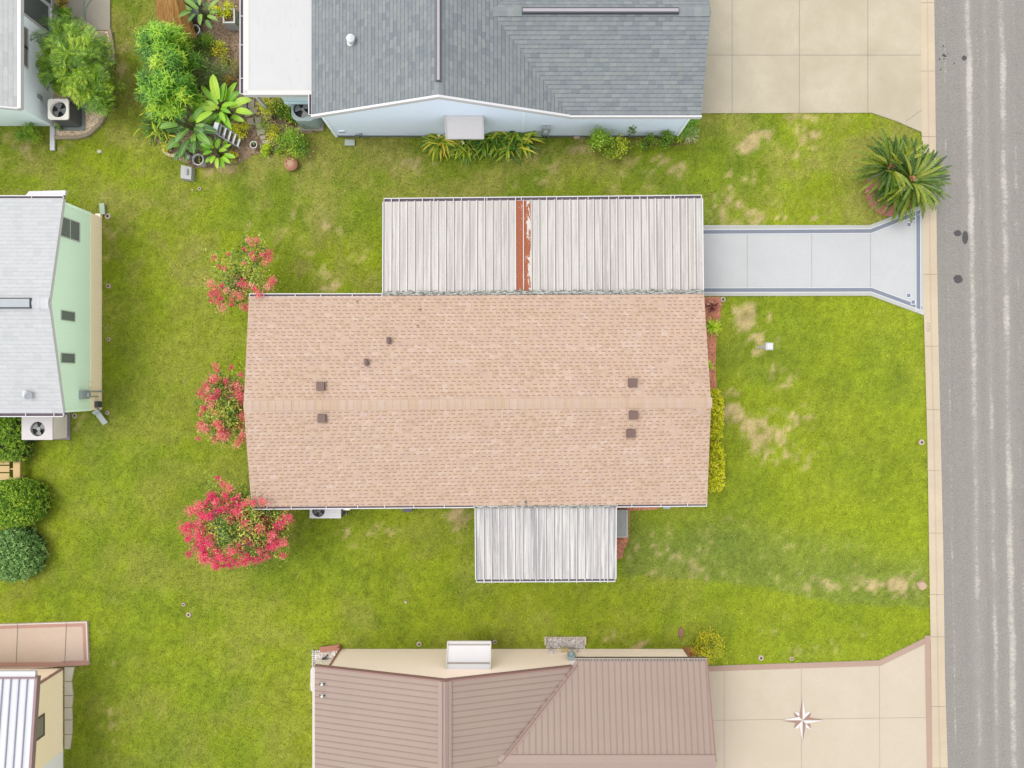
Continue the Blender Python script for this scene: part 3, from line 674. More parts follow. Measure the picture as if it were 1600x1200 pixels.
def ac_unit(name, label, x0, x1, y0, y1, h, fc, fr, mtop, mside, blades_n=4, hubr=.09, round_c=0.0, pad=.08, padm=None, rot=0.4, grille=True):
    t = thing(name, label, 'air conditioner', ((x0 + x1) / 2, (y0 + y1) / 2, 0))
    padm = padm or M_GCONC
    mb = MB(); mb.box(x0 - pad, x1 + pad, y0 - pad, y1 + pad, -.02, .06); obj('base_pad', mb, padm, t)
    def ring(r_c, inset=0.0):
        """outline of the case with optionally rounded corners, as points by angle about the fan centre"""
        pts = []; n = 72; hx0, hx1, hy0, hy1 = x0 + inset - fc[0], x1 - inset - fc[0], y0 + inset - fc[1], y1 - inset - fc[1]
        angs = sorted([k * 2 * math.pi / n for k in range(n)] + [math.atan2(yy, xx) % (2 * math.pi) for xx in (hx0, hx1) for yy in (hy0, hy1)])
        for a in angs:
            c, s_ = math.cos(a), math.sin(a); r = min([v for v in ((hx1 / c) if c > 1e-6 else 9e9, (hx0 / c) if c < -1e-6 else 9e9, (hy1 / s_) if s_ > 1e-6 else 9e9, (hy0 / s_) if s_ < -1e-6 else 9e9)])
            x, y = r * c, r * s_
            if r_c:   # pull corners in
                qx = max(abs(x - (hx0 + hx1) / 2) - ((hx1 - hx0) / 2 - r_c), 0); qy = max(abs(y - (hy0 + hy1) / 2) - ((hy1 - hy0) / 2 - r_c), 0); q = math.hypot(qx, qy)
                if q > r_c and qx > 0 and qy > 0:
                    f = 1 - r_c / q; x -= math.copysign(qx * f, x - (hx0 + hx1) / 2); y -= math.copysign(qy * f, y - (hy0 + hy1) / 2)
            pts.append((a, fc[0] + x, fc[1] + y))
        return pts
    rg = ring(round_c); mb = MB(); k = len(rg)
    for i in range(k):
        _, xa, ya = rg[i]; _, xb, yb = rg[(i + 1) % k]
        if math.hypot(xa - xb, ya - yb) > 1e-5: mb.face([(xa, ya, .06), (xb, yb, .06), (xb, yb, h - .03), (xa, ya, h - .03)])
    obj('body', mb, mside, t)
    mb = MB(); ro = ring(round_c, -.012)
    for i in range(k):
        (a0, xa, ya), (a1, xb, yb) = ro[i], ro[(i + 1) % k]
        ca = (fc[0] + fr * math.cos(a0), fc[1] + fr * math.sin(a0)); cb = (fc[0] + fr * math.cos(a1), fc[1] + fr * math.sin(a1))
        if abs(a1 - a0) < 1e-5: continue
        mb.face([(*ca, h), (xa, ya, h), (xb, yb, h), (*cb, h)]); mb.face([(xa, ya, h), (xa, ya, h - .05), (xb, yb, h - .05), (xb, yb, h)]); mb.face([(*ca, h), (*cb, h), (*cb, h - .14), (*ca, h - .14)])
    obj('top_panel', mb, mtop, t)
    mb = MB(); mb.face([(fc[0] + fr * 1.05 * math.cos(i * .3), fc[1] + fr * 1.05 * math.sin(i * .3), h - .15) for i in range(21)]); obj('fan_well', mb, M_DARK, t)
    mb = MB(); mb.lathe((fc[0], fc[1], h - .12), [(0, .07), (hubr * .8, .07), (hubr, .04), (hubr, 0)], 16)
    for i in range(blades_n):
        a = rot + i * 2 * math.pi / blades_n; w = 2 * math.pi / blades_n * .27; pts = []
        pts = [(hubr * .8, a - w, .0), (fr * .9, a - w * 1.15, -.01), (fr * .93, a, .015), (fr * .9, a + w * .9, .04), (hubr * .8, a + w, .05)]
        mb.face([(fc[0] + r * math.cos(b), fc[1] + r * math.sin(b), h - .11 + z) for r, b, z in pts])
    obj('fan', mb, m_plain(name + '_fan_metal', C(168, 168, 166), .4, .1), t)
    if grille:
        mb = MB()
        for r in [fr * f for f in (.25, .4, .55, .7, .85, .99)]:
            for i in range(28):
                a, b = i * 2 * math.pi / 28, (i + 1) * 2 * math.pi / 28
                mb.bar((fc[0] + r * math.cos(a), fc[1] + r * math.sin(a), h + .006), (fc[0] + r * math.cos(b), fc[1] + r * math.sin(b), h + .006), .006, .006)
        for i in range(4): a = i * math.pi / 2 + .3; mb.bar((fc[0], fc[1], h + .01), (fc[0] + fr * math.cos(a), fc[1] + fr * math.sin(a), h + .008), .01, .008)
        obj('fan_grille', mb, m_plain(name + '_grille_wire', C(110, 112, 114), .5), t)
    return t
M_LOUV = m_siding('louvered_metal_sides', C(126, 128, 130), 'Z', .035, .5, lw=.4)

# ======== the tan-roofed house in the middle
mh = thing('house', 'long house with tan shingle roof, two white metal side roofs and brown roof vents', 'house', (-1.25, -.65, 0))
ZE, ZR = 2.7, 3.28
TL, TR, BR, BL = P(389, 463, ZE), P(1100, 459.5, ZE), P(1105, 788, ZE), P(393, 792, ZE); RL, RR = P(380.5, 634, ZR), P(1111, 629, ZR)
TANC = [C(206, 178, 154), C(218, 188, 165), C(211, 184, 166), C(219, 191, 169), C(215, 186, 161), C(223, 197, 179), C(215, 189, 175)]
M_TANR = m_shingle('tan_shingles', TANC, .134, .23, C(172, 134, 112), dash=.6, line=.27, mott=.12)
mb = MB(); plane_roof(mb, [TL, RL, RR, TR], TL, TR - TL, RL - TL, .14, sides=(0, 2, 3)); plane_roof(mb, [BL, BR, RR, RL], BL, BR - BL, RL - BL, .14, sides=(0, 1, 3))
roof = obj('roof', mb, [M_TANR, M_WHITE], mh)
mb = MB()          # ridge cap pieces
n = 120
for i in range(n):
    a = RL.lerp(RR, i / n); b = RL.lerp(RR, (i + 1) / n + .002); s0 = (TL - RL).normalized() * .19; s1 = (BL - RL).normalized() * .19; up = Vector((0, 0, .014 + .006 * (i % 2)))
    tt = random.random()
    mb.face([a + s0 + up, b + s0 + up, b + up * 1.6, a + up * 1.6], t=tt); mb.face([a + up * 1.6, b + up * 1.6, b + s1 + up, a + s1 + up], t=tt)
    mb.face([a + s0 + up, a + up * 1.6, a - up * .2, a + s0 - up * .4], t=0)
    mb.face([a + s0 + up, b + s0 + up, b + s0 - up, a + s0 - up], t=.0); mb.face([a + s1 + up, b + s1 + up, b + s1 - up, a + s1 - up], t=.0)
obj('ridge_cap', mb, m_leaf('tan_ridge_shingles', [C(210, 181, 156), C(213, 185, 161), C(214, 187, 164), C(213, 186, 168), C(216, 191, 172)], 0, .95, spec=.1), roof)
def roof_z(x, y):
    if y > -.7: return ZE + (ZR - ZE) * min(1, (3.28 - y) / 4.0)
    return ZE + (ZR - ZE) * min(1, (y + 4.5) / 3.82)
for (px, py) in ((501, 603.5), (503, 653.5), (988.5, 598), (989.5, 648.5), (986, 677.5)):      # low brown box vents
    c = P(px, py, 3.25); z = roof_z(c.x, c.y); h = .155; mb = MB(); mb.box(c.x - .19, c.x + .19, c.y - .19, c.y + .19, z - .03, z + .022)
    mb.hexa([(c.x - h, c.y - h, z + .02), (c.x + h, c.y - h, z + .02), (c.x + h, c.y + h, z + .02), (c.x - h, c.y + h, z + .02)],
            [(c.x - h + .012, c.y - h + .012, z + .13), (c.x + h - .012, c.y - h + .012, z + .13), (c.x + h - .012, c.y + h - .012, z + .13), (c.x - h + .012, c.y + h - .012, z + .13)], m=1)
    obj('roof_vent', mb, [m_plain('vent_flashing', C(200, 168, 146), .8), M_BROWNV], roof)
for (px, py) in ((607, 532), (573, 566)):
    c = P(px, py, 3.1); z = roof_z(c.x, c.y); mb = MB(); mb.tube((c.x, c.y + .03, z - .05), (c.x, c.y + .02, z + .1), .06, .06, 14)
    mb.tube((c.x, c.y - .1, z + .06), (c.x, c.y + .1, z + .15), .075, .085, 14); obj('vent_pipe', mb, m_plain('brown_pipe', C(132, 106, 100), .55), roof)
for (px, py) in ((653, 509), (656, 483), (557, 470)):
    c = P(px, py, 2.9); mb = MB(); z = roof_z(c.x, c.y)
    for k in range(3): blade(mb, (c.x, c.y, z + .012), k * 2 + 1, .07, .03, .2, -.1, 2, t=.3)
    obj('dead_leaf', mb, m_leaf('dead_leaf', [C(120, 96, 60), C(140, 110, 60)], 0), roof)
wx0, wx1, wy0, wy1 = -9.35, 6.95, -4.25, 3.0
mb = MB()
for (a, b) in (((wx0, wy0), (wx1, wy0)), ((wx1, wy0), (wx1, wy1)), ((wx1, wy1), (wx0, wy1)), ((wx0, wy1), (wx0, wy0))):
    mb.face([(*a, 0), (*b, 0), (*b, ZE - .1), (*a, ZE - .1)])
for x in (wx0, wx1): mb.face([(x, wy0, ZE - .1), (x, wy1, ZE - .1), (x, -.72, ZR - .16)])
obj('wall', mb, M_WALLC, mh)
for (u0, u1) in ((1.2, 2.4), (4.4, 5.4), (7.0, 7.9)): window(mh, (u0, u1, 1.1, 2.2), (wx0, wy0, 0), (1, 0, 0), (0, -1, 0), M_WHITE, M_GLASS, sash=1.65)
for (u0, u1) in ((1.0, 2.6), (4.6, 6.2)): window(mh, (u0, u1, 1.0, 2.2), (wx1, wy0, 0), (0, 1, 0), (1, 0, 0), M_WHITE, M_GLASS, sash=1.6)
window(mh, (3.0, 4.2, 1.1, 2.2), (wx0, wy1, 0), (0, -1, 0), (-1, 0, 0), M_WHITE, M_GLASS, sash=1.65)
# gutters on the eaves
gutter(roof, P(389.5, 464, ZE + .01), P(597, 463.8, ZE + .01), (0, 1, 0), .13)
gutter(roof, P(393.5, 791, ZE), P(741, 788, ZE), (0, -1, 0), .13)
gutter(roof, P(964, 786.5, ZE), P(1104.5, 785, ZE), (0, -1, 0), .15)

# white pan roofs
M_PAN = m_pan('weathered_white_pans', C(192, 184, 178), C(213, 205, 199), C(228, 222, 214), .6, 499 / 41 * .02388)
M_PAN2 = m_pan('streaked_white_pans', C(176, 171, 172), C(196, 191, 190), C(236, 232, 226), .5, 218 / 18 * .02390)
M_RIB = m_plain('pan_rib', C(238, 233, 230), .45, .04, 4); 
t = NT('rusty_pan', .85, .2); uvc = t.coord('UV'); x, y, _ = t.sep(uvc)
nz = t.noise(t.comb(t.math('MULTIPLY', x, 7.0), t.math('MULTIPLY', y, 2.0), 1), 1.0, 5, .7, .5); nz2 = t.noise(uvc, 9, 4, .7)
rc = t.ramp(nz2, [(.3, C(150, 92, 62)), (.45, C(186, 112, 76)), (.55, C(170, 96, 76)), (.7, C(214, 138, 78))])
xx = t.math('DIVIDE', x, .49)
edge = t.math('MULTIPLY', t.math('SUBTRACT', xx, .55, clamp=True), .62)
msk = t.ramp(t.math('SUBTRACT', t.math('ADD', nz, .13), t.math('MULTIPLY', t.math('GREATER_THAN', xx, .48), t.math('ADD', .045, t.math('MULTIPLY', edge, .5)))), [(.46, 0.0), (.5, 1.0)])
t.base(t.mix(msk, t.mix(nz2, C(238, 222, 200), C(226, 228, 224)), rc)); M_RUST = t.m
def pan_roof(name, q, n, mat, rust=None, rib_h=.035, parent=mh, z_th=.09):
    """q = outer-left, outer-right, inner-right, inner-left corners"""
    A, B, Cc, D = [Vector(v) for v in q]; L = (D - A).length; Wd = (B - A).length; mb = MB(); mr = MB(); up = Vector((0, 0, 1)); mru = MB()
    for i in range(n):
        a, b = A.lerp(B, i / n), A.lerp(B, (i + 1) / n); d, c = D.lerp(Cc, i / n), D.lerp(Cc, (i + 1) / n); u0 = i * Wd / n; u1 = u0 + Wd / n; tt = random.random()
        rusty = rust is not None and rust <= i < rust + 2
        if rusty:
            k = i - rust; mru.face([a, b, c, d], [(k * .245, 0), (k * .245 + .245, 0), (k * .245 + .245, L), (k * .245, L)])
        else:
            mid0, mid1 = a.lerp(b, .5), d.lerp(c, .5)    # a shallow bead mid-pan
            s_ = (b - a) * .05; h = up * .008
            P4 = [a, mid0 - s_, mid0 + h, mid0 + s_, b]; Q4 = [d, mid1 - s_, mid1 + h, mid1 + s_, c]; us = [u0, (u0 + u1) / 2 - .014, (u0 + u1) / 2, (u0 + u1) / 2 + .014, u1]
            for k in range(4): mb.face([P4[k], P4[k + 1], Q4[k + 1], Q4[k]], [(us[k], 0), (us[k + 1], 0), (us[k + 1], L), (us[k], L)], tt)
        if i: 
            w = (B - A).normalized() * .014; ex = (A - D).normalized() * .035
            mr.hexa([a - w + ex, a + w + ex, d + w, d - w], [a - w + ex + up * rib_h, a + w + ex + up * rib_h, d + w + up * rib_h, d - w + up * rib_h], random.random())
            if i % 4 == 1 or random.random() < .12: mr.bar(a + up * .03, a + (A - D).normalized() * .15 + up * .03, .025, .014)
    low = [v - up * z_th for v in (A, B, Cc, D)]; mb.face(low[::-1], m=1)
    o = obj(name, mb, [mat, M_WHITE], parent); obj('roof_rib', mr, M_RIB, o)
    if rust is not None: obj('rusty_panel', mru, M_RUST, o, label='rust-red panel with flaking white paint')
    mf = MB()
    for (a, b, dr) in ((A, D, (A - B).normalized()), (B, Cc, (B - A).normalized())):
        mf.hexa([a - up * .14, b - up * .14, b + dr * .035 - up * .14, a + dr * .035 - up * .14], [a + up * .045, b + up * .045, b + dr * .035 + up * .045, a + dr * .035 + up * .045])
    mf.hexa([A - up * .14, B - up * .14, B - up * .14 + (D - A).normalized() * .03, A - up * .14 + (D - A).normalized() * .03], [A - up * .004, B - up * .004, B - up * .004 + (D - A).normalized() * .03, A - up * .004 + (D - A).normalized() * .03])
    obj('fascia', mf, M_WHITE, o)
    return o
CZ = 2.52
cq = [P(599.5, 315.8, CZ), P(1096.5, 310.5, CZ), P(1098, 461, CZ + .12), P(599, 464, CZ + .12)]
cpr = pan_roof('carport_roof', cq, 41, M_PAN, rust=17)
gutter(cpr, cq[0] + Vector((0, 0, .0)), cq[1] + Vector((0, 0, .0)), (0, 1, 0), .15, hang=1.17)
t = NT('sealed_roof_seam', .9, .2); v = t.coord(); n1 = t.noise(v, 5, 5, .75, .6); n2 = t.noise(t.coord('Object', (1.5, 9, 1)), 4, 5, .8)
t.base(t.mix(t.ramp(n2, [(.45, 0.0), (.54, 1.0)]), t.mix(n1, C(180, 178, 168), C(236, 234, 230)), C(100, 102, 92))); t.bump(n1, .4, .02); M_SEAM = t.m
def seam(parent, a, b, d, w, z=.05):
    """irregular sealant band where pans meet the house roof"""
    mb = MB(); a = Vector(a); b = Vector(b); d = Vector(d); n = 160; pr = []
    for i in range(n + 1): p = a.lerp(b, i / n); pr.append((p + Vector((0, 0, z)), p + d * w * random.uniform(.7, 1.25) + Vector((0, 0, z - .005))))
    for (p, q), (r, s_) in zip(pr, pr[1:]): mb.face([p, r, s_, q]); mb.face([q, s_, s_ - Vector((0, 0, .05)), q - Vector((0, 0, .05))])
    obj('roof_seam', mb, M_SEAM, parent)
seam(cpr, P(598.5, 461.5, CZ + .16), P(1099.5, 458.5, CZ + .16), (0, 1, 0), .15, .02)
PZ = 2.48
pq = [P(744, 905, PZ), P(961.5, 904, PZ), P(962, 788, PZ + .12), P(743, 789, PZ + .12)]
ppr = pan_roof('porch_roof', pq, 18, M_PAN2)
gutter(ppr, pq[0] + Vector((0, 0, .0)), pq[1], (0, -1, 0), .12, hang=.62)
seam(ppr, P(741.5, 786.5, PZ + .2), P(963, 785.5, PZ + .2), (0, -1, 0), .17, .02)
mb = MB(); c = P(820, 787, 2.75); leaves_at(mb, (c.x, c.y, 2.76), 14, .06, .07, .04); obj('leaf_debris', mb, m_leaf('leaf_debris', [C(60, 56, 52), C(110, 100, 90)], 0), ppr)
for x in (-4.6, -.9, 2.8, 6.6):
    mb = MB(); mb.box(x - .05, x + .05, 6.5, 6.6, 0, CZ - .09); obj('post', mb, M_WHITE, cpr)
for x in (-1.2, 1.2, 3.6):
    mb = MB(); mb.box(x - .05, x + .05, -7.1, -7.0, 0, PZ - .09); obj('post', mb, M_WHITE, ppr)
mb = MB(); mb.box(-1.35, 3.75, -7.15, -4.26, -.04, .05); struct('porch_floor', mb, M_GCONC)
mb = MB(); mb.prism([P(*q) for q in ((962.5, 795.5), (979.5, 795.5), (979.5, 837.5), (962.5, 837.5))], 0, .2); mb.box(P(930, 0).x, P(979.6, 0).x, P(0, 838).y, P(0, 836).y, .2, .212, m=1); mb.box(P(977.2, 0).x, P(979.6, 0).x, P(0, 836.2).y, P(0, 796).y, .2, .213, m=1)
single('step', mb, [M_GCONC, m_plain('pale_step_edge', C(216, 220, 214), .8)], 'grey concrete step with paler rim beside the lower white metal roof', 'step', (4, -5.6, 0))
mb = MB(); mb.prism([P(*q) for q in ((1036, 786), (1052, 786), (1046, 795), (1036, 795))], 0, .05); single('paving_stone', mb, M_GCONC, 'pale grey stone half under the gutter at the end of the red mulch', 'stone', P(1040, 790))
mb = MB(); mb.box(-4.4, -4.06, -5.14, -4.75, 0, .42); mb.box(-4.42, -4.04, -5.16, -4.73, .42, .45)
single('storage_bin', mb, m_plain('slate_plastic', C(104, 100, 112), .5), 'small dark slate box on the grass under the gutter', 'bin', (-4, -4.8, 0))
ac_unit('air_conditioner', 'white rectangular air conditioner half hidden under the tan roof gutter', -8.02, -6.8, -5.32, -4.62, .9, (-7.68, -5.03), .25, M_WHITE, M_LOUV, 4, .08, 0, .03)
mb = MB(); mb.bar((-6.78, -5.0, .5), (-6.5, -5.0, .5), .1, .35); mb.tube((-6.55, -4.5, .12), (-6.45, -5.05, .12), .03); single('disconnect_box', mb, M_WALLC, 'cream pipe fitting beside the white rectangular air conditioner', 'pipe', (-6.6, -4.9, 0))

# ======== blue house with grey shingles (top)
bh = thing('house', 'pale blue house with grey shingle roof and small white awning', 'house', (0, 10.2, 0))
GC = [C(138, 145, 149), C(153, 159, 160), C(148, 153, 157), C(160, 165, 165), C(150, 158, 155), C(155, 159, 163)]
M_GREYR = m_shingle('grey_shingles', GC, .148, .27, C(104, 112, 116), dash=.45, line=.2, row_all=.7, mott=.12, wave=.15)
zE, zR1, zR2 = 2.75, 4.5, 3.82; yF = 9.93; rx, ex0, ex1 = -2.53, -7.41, 2.13; yV = 13.2
YB = 24.0
mb = MB(); L = (rx, yF, zR1); sl = Vector((rx - ex0, 0, zR1 - zE)); sr = Vector((rx - ex1, 0, zR1 - zE))
plane_roof(mb, [(ex0, yF, zE), (rx, yF, zR1), (rx, YB, zR1), (ex0, YB, zE)], (ex0, yF, zE), (0, 1, 0), sl, .15, sides=(0, 2, 3))
plane_roof(mb, [(rx, yF, zR1), (ex1, yF, zE), (-.73, yV, zR2)], (ex1, yF, zE), (0, 1, 0), sr, .15, sides=(0,))
plane_roof(mb, [(rx, yF, zR1), (-.73, yV, zR2), (ex1, 2 * yV - yF, zE), (ex1, YB, zE), (rx, YB, zR1)], (ex1, yF, zE), (0, 1, 0), sr, .15, sides=(2, 3))
wv = Vector((0, yV - yF, zR2 - zE))
plane_roof(mb, [(ex1, yF, zE), (7.0, yF, zE), (7.04, yV, zR2), (-.73, yV, zR2)], (ex1, yF, zE), (1, 0, 0), wv, .15, sides=(0, 1))
plane_roof(mb, [(ex1, 2 * yV - yF, zE), (-.73, yV, zR2), (7.04, yV, zR2), (7.0, 2 * yV - yF, zE)], (ex1, 2 * yV - yF, zE), (1, 0, 0), Vector((0, -wv.y, wv.z)), .15, sides=(2, 3))
broof = obj('roof', mb, [M_GREYR, M_WHITE], bh)
mb = MB()
for (a, b, hh) in (((ex0 - .02, zE + .02), (rx, zR1 + .03), 0), ((rx, zR1 + .03), (ex1 + .02, zE + .02), 0)):
    mb.hexa([(a[0], yF - .06, a[1] - .2), (b[0], yF - .06, b[1] - .2), (b[0], yF + .02, b[1] - .2), (a[0], yF + .02, a[1] - .2)], [(a[0], yF - .06, a[1]), (b[0], yF - .06, b[1]), (b[0], yF + .02, b[1]), (a[0], yF + .02, a[1])])
mb.box(ex1 + .02, 7.02, yF - .06, yF, zE - .19, zE + .012)
obj('fascia', mb, M_WHITE, broof)
M_VENT = m_plain('ridge_vent_metal', C(186, 180, 186), .5, .05); M_VENTD = m_plain('ridge_vent_edge', C(84, 82, 90), .6)
mb = MB(); mb.box(rx - .085, rx + .085, 10.4, 22, zR1 - .02, zR1 + .07, m=1); mb.box(rx - .048, rx + .048, 10.43, 21.9, zR1 + .071, zR1 + .085); obj('ridge_vent', mb, [M_VENT, M_VENTD], broof)
mb = MB(); mb.box(.35, 5.9, yV - .1, yV + .1, zR2 - .02, zR2 + .07, m=1); mb.box(.38, 5.88, yV - .05, yV + .06, zR2 + .071, zR2 + .085); obj('ridge_vent', mb, [M_VENT, M_VENTD], broof)
mb = MB(); mb.face([(x, y, z) for x, y, z in ((rx - .16, 9.95, zR1 - .045), (rx, 9.95, zR1 + .02), (rx, 10.4, zR1 + .02), (rx - .16, 10.4, zR1 - .045))]); mb.face([(rx, 9.95, zR1 + .02), (rx + .16, 9.95, zR1 - .045), (rx + .16, 10.4, zR1 - .045), (rx, 10.4, zR1 + .02)])
mb.cut()
for x0, x1 in ((-.7, .35), (5.9, 7.0)):
    mb.cut()
    for i in range(4):
        a = x0 + (x1 - x0) * i / 4; b = x0 + (x1 - x0) * (i + 1) / 4; up = zR2 + .02 + .006 * (i % 2)
        mb.face([(a, yV - .17, up - .05), (b, yV - .17, up - .05), (b, yV, up), (a, yV, up)], t=.2 + i * .2); mb.face([(a, yV, up), (b, yV, up), (b, yV + .17, up - .05), (a, yV + .17, up - .05)], t=.2 + i * .2)
obj('ridge_cap', mb, m_leaf('grey_ridge_shingles', GC, 0, .95, spec=.1), broof)
c = P(544, 52, 3.9); mb = MB(); zz = zE + (c.x - ex0) * (zR1 - zE) / (rx - ex0); mb.lathe((c.x, c.y, zz - .05), [(.2, .0), (.13, .07), (.12, .24), (.16, .25), (.15, .3), (.05, .34), (0, .34)], 18); obj('vent_pipe', mb, m_plain('white_vent_metal', C(226, 234, 232), .35), broof)
M_BLUEW = m_siding('pale_blue_wall', CW(206, 217, 233), 'Z', .3, .97, .035, lw=.03)
bx0, bx1, by = -7.2, 6.77, 10.15; zt = zE - .1
mb = MB(); mb.face([(bx0, by, 0), (ex1 - .2, by, 0), (ex1 - .2, by, zt), (rx, by, zR1 - .16), (bx0, by, zt)]); mb.face([(ex1 - .2, by, 0), (bx1, by, 0), (bx1, by, zt), (ex1 - .2, by, zt)])
mb.face([(bx0, by, 0), (bx0, by, zt), (bx0, YB, zt), (bx0, YB, 0)]); mb.face([(bx1, by, 0), (bx1, 17, 0), (bx1, 17, zt), (bx1, by, zt)])
mb.face([(bx1, by, zt), (bx1, 16.3, zt), (bx1, yV, zR2 - .16)])
obj('wall', mb, M_BLUEW, bh)
M_SHIM = m_plain('pale_corner_trim', CW(224, 234, 240), .5, .03)
mb = MB(); mb.box(bx0 - .04, bx0 + .06, by - .03, by + .06, 0, zt); mb.cut(); mb.box(bx1 - .06, bx1 + .04, by - .03, by + .06, 0, zt); mb.cut(); x_ = P(817, 204, .3).x; mb.box(x_ - .03, x_ + .03, by - .02, by, .05, 2.6)
obj('corner_trim', mb, M_SHIM, bh)
mb = MB(); mb.box(bx0, bx1, by - .025, by - .002, -.02, .12); obj('foundation', mb, m_plain('grey_foundation', C(142, 146, 148), .8), bh)
def awning(parent, x0, x1, y_in, z_in, y_out, z_out, n, mat, lip):
    mb = MB(); s_ = (y_out - y_in) / n; dz = (z_out - z_in) / n
    for i in range(n):
        a, b = (y_in + s_ * i, z_in + dz * i), (y_in + s_ * (i + 1), z_in + dz * (i + 1) + .006)
        mb.face([(x0, a[0], a[1]), (x1, a[0], a[1]), (x1, b[0], b[1]), (x0, b[0], b[1])]); mb.face([(x0, b[0], b[1]), (x1, b[0], b[1]), (x1, b[0], b[1] - .014), (x0, b[0], b[1] - .014)])
    o = obj('awning', mb, mat, parent)
    mb = MB()
    for x in (x0, x1): mb.bar((x, y_in, z_in + .015), (x, y_out, z_out + .015), .04, .05)
    mb.bar((x0, y_out, z_out), (x1, y_out, z_out), .04, .06)
    for x in (x0 + .1, x1 - .1): mb.bar((x, y_out, z_out - .02), (x, y_in, z_out - .25), .02, .02)
    obj('awning_frame', mb, lip, o); return o
M_AWN = m_plain('white_awning_metal', shade(C(234, 230, 230), 1.22), .5, .03, 2)
xa, xb = P(695.5, 0, 2.0).x, P(755, 0, 2.0).x
awning(bh, xa, xb, by - .01, 2.17, 9.5, 1.55, 10, M_AWN, M_WHITE)
window(bh, (-2.5, -1.3, .9, 1.95), (0, by, 0), (1, 0, 0), (0, -1, 0), M_WHITE, M_GLASS, sash=1.4)
mb = MB(); mb.box(-6.95, -6.7, by - .04, by, .5, .66)
for k in range(4): mb.box(-6.93 + k * .06, -6.9 + k * .06, by - .055, by - .04, .5, .66, m=1)
obj('wall_vent', mb, [M_BLUEW, M_STEEL], bh)
mb = MB(); mb.tube((-6.1, by, .35), (-6.1, by - .12, .3), .02); mb.tube((-6.35, by - .05, .3), (-6.1, by - .08, .3), .015); mb.tube((-6.2, by - .1, .2), (-6.2, by - .1, .38), .045); obj('tap', mb, m_plain('tap_metal', C(110, 116, 120), .4), bh)
mb = MB(); x_ = P(841, 197, .8).x; mb.box(x_ - .12, x_ + .12, by - .14, by - .002, .35, .62); x_ = P(853, 190, 1.0).x; mb.box(x_ - .16, x_ + .16, by - .14, by - .002, .75, 1.25); mb.tube((x_, by - .14, 1.0), (x_, by - .26, 1.0), .1, .1, 14)
for dx in (-.14, .0, .12): mb.tube((x_ + dx, by - .06, 0), (x_ + dx, by - .06, .8), .022)
obj('utility_meter', mb, M_STEEL, bh)
# flat white patio roof on the left
lx0, lx1, ly = -9.98, -7.42, 10.78
t = NT('white_roof_membrane', .6, .3); v = t.coord(); n1 = t.noise(v, 1.2, 4, .6); n2 = t.noise(t.coord('Object', (3, .6, 1)), 2.5, 4, .7)
t.base(t.mix(t.ramp(n2, [(.58, 0.0), (.8, .5)]), t.mix(n1, C(218, 217, 216), C(226, 225, 224)), C(190, 189, 190))); M_MEMB = t.m
mb = MB(); mb.box(lx0, lx1, ly, YB, 2.5, 2.62); fr = obj('patio_roof', mb, M_MEMB, bh)
mb = MB(); mb.box(lx0 - .005, lx1, ly - .04, ly, 2.42, 2.65); mb.box(lx0 + .16, lx1, ly, ly + .13, 2.621, 2.628, m=1); mb.box(lx0, lx0 + .2, ly + .13, YB, 2.621, 2.628, m=1); obj('fascia', mb, [M_WHITE, m_plain('cream_roof_edge', C(244, 236, 230), .6, .03)], fr)
gutter(fr, (lx0, ly, 2.62), (lx0, YB, 2.62), (-1, 0, 0), .14, hang=1.15)
gutter(broof, (ex0, yF + .02, zE), (ex0, ly - .05, zE), (-1, 0, 0), .12, hang=9)
mb = MB(); 
for y in (11.0, 14, 17): mb.box(lx0 + .1, lx0 + .2, y, y + .1, 0, 2.5); mb.cut()
obj('post', mb, M_WHITE, fr)
mb = MB(); mb.face([(lx0 + 1.0, ly + .35, 0), (lx1, ly + .35, 0), (lx1, ly + .35, 2.5), (lx0 + 1.0, ly + .35, 2.5)]); mb.box(lx0 + 1.0, lx1, ly + .28, ly + .34, 1.0, 1.1); obj('screen_wall', mb, m_plain('pale_teal_panel', CW(176, 194, 196), .6), fr)
mb = MB(); mb.box(-6.95 - .75, -6.95 + .4, 9.6, 10.3, -.02, .05)
M_TEAL = m_plain('grey_green_plastic', CW(128, 140, 138), .5, .05); M_TEALS = m_siding('grey_green_sides', CW(136, 150, 146), 'Z', .05, .86)
ac_unit('air_conditioner', 'large rounded grey-green air conditioner in the corner by the blue house', -8.72, -7.76, 10.42, 11.36, .98, (-8.3, 10.9), .36, M_TEAL, M_TEALS, 3, .08, .3, .05, M_CONC, rot=.9, grille=False)
mb = MB(); mb.prism([P(*q) for q in ((467, 196), (501, 192), (503, 203), (470, 205))], -.02, .045); struct('equipment_pad', mb, m_concrete('tan_pad', C(218, 204, 180), .06))
mb = MB(); c = P(547, 223.5); mb.box(c.x - .2, c.x + .2, c.y - .12, c.y + .12, 0, .07); single('valve_box', mb, m_plain('pale_green_plastic', C(196, 208, 200), .6), 'pale grey-green lid set in the grass under the blue wall', 'valve box', c)

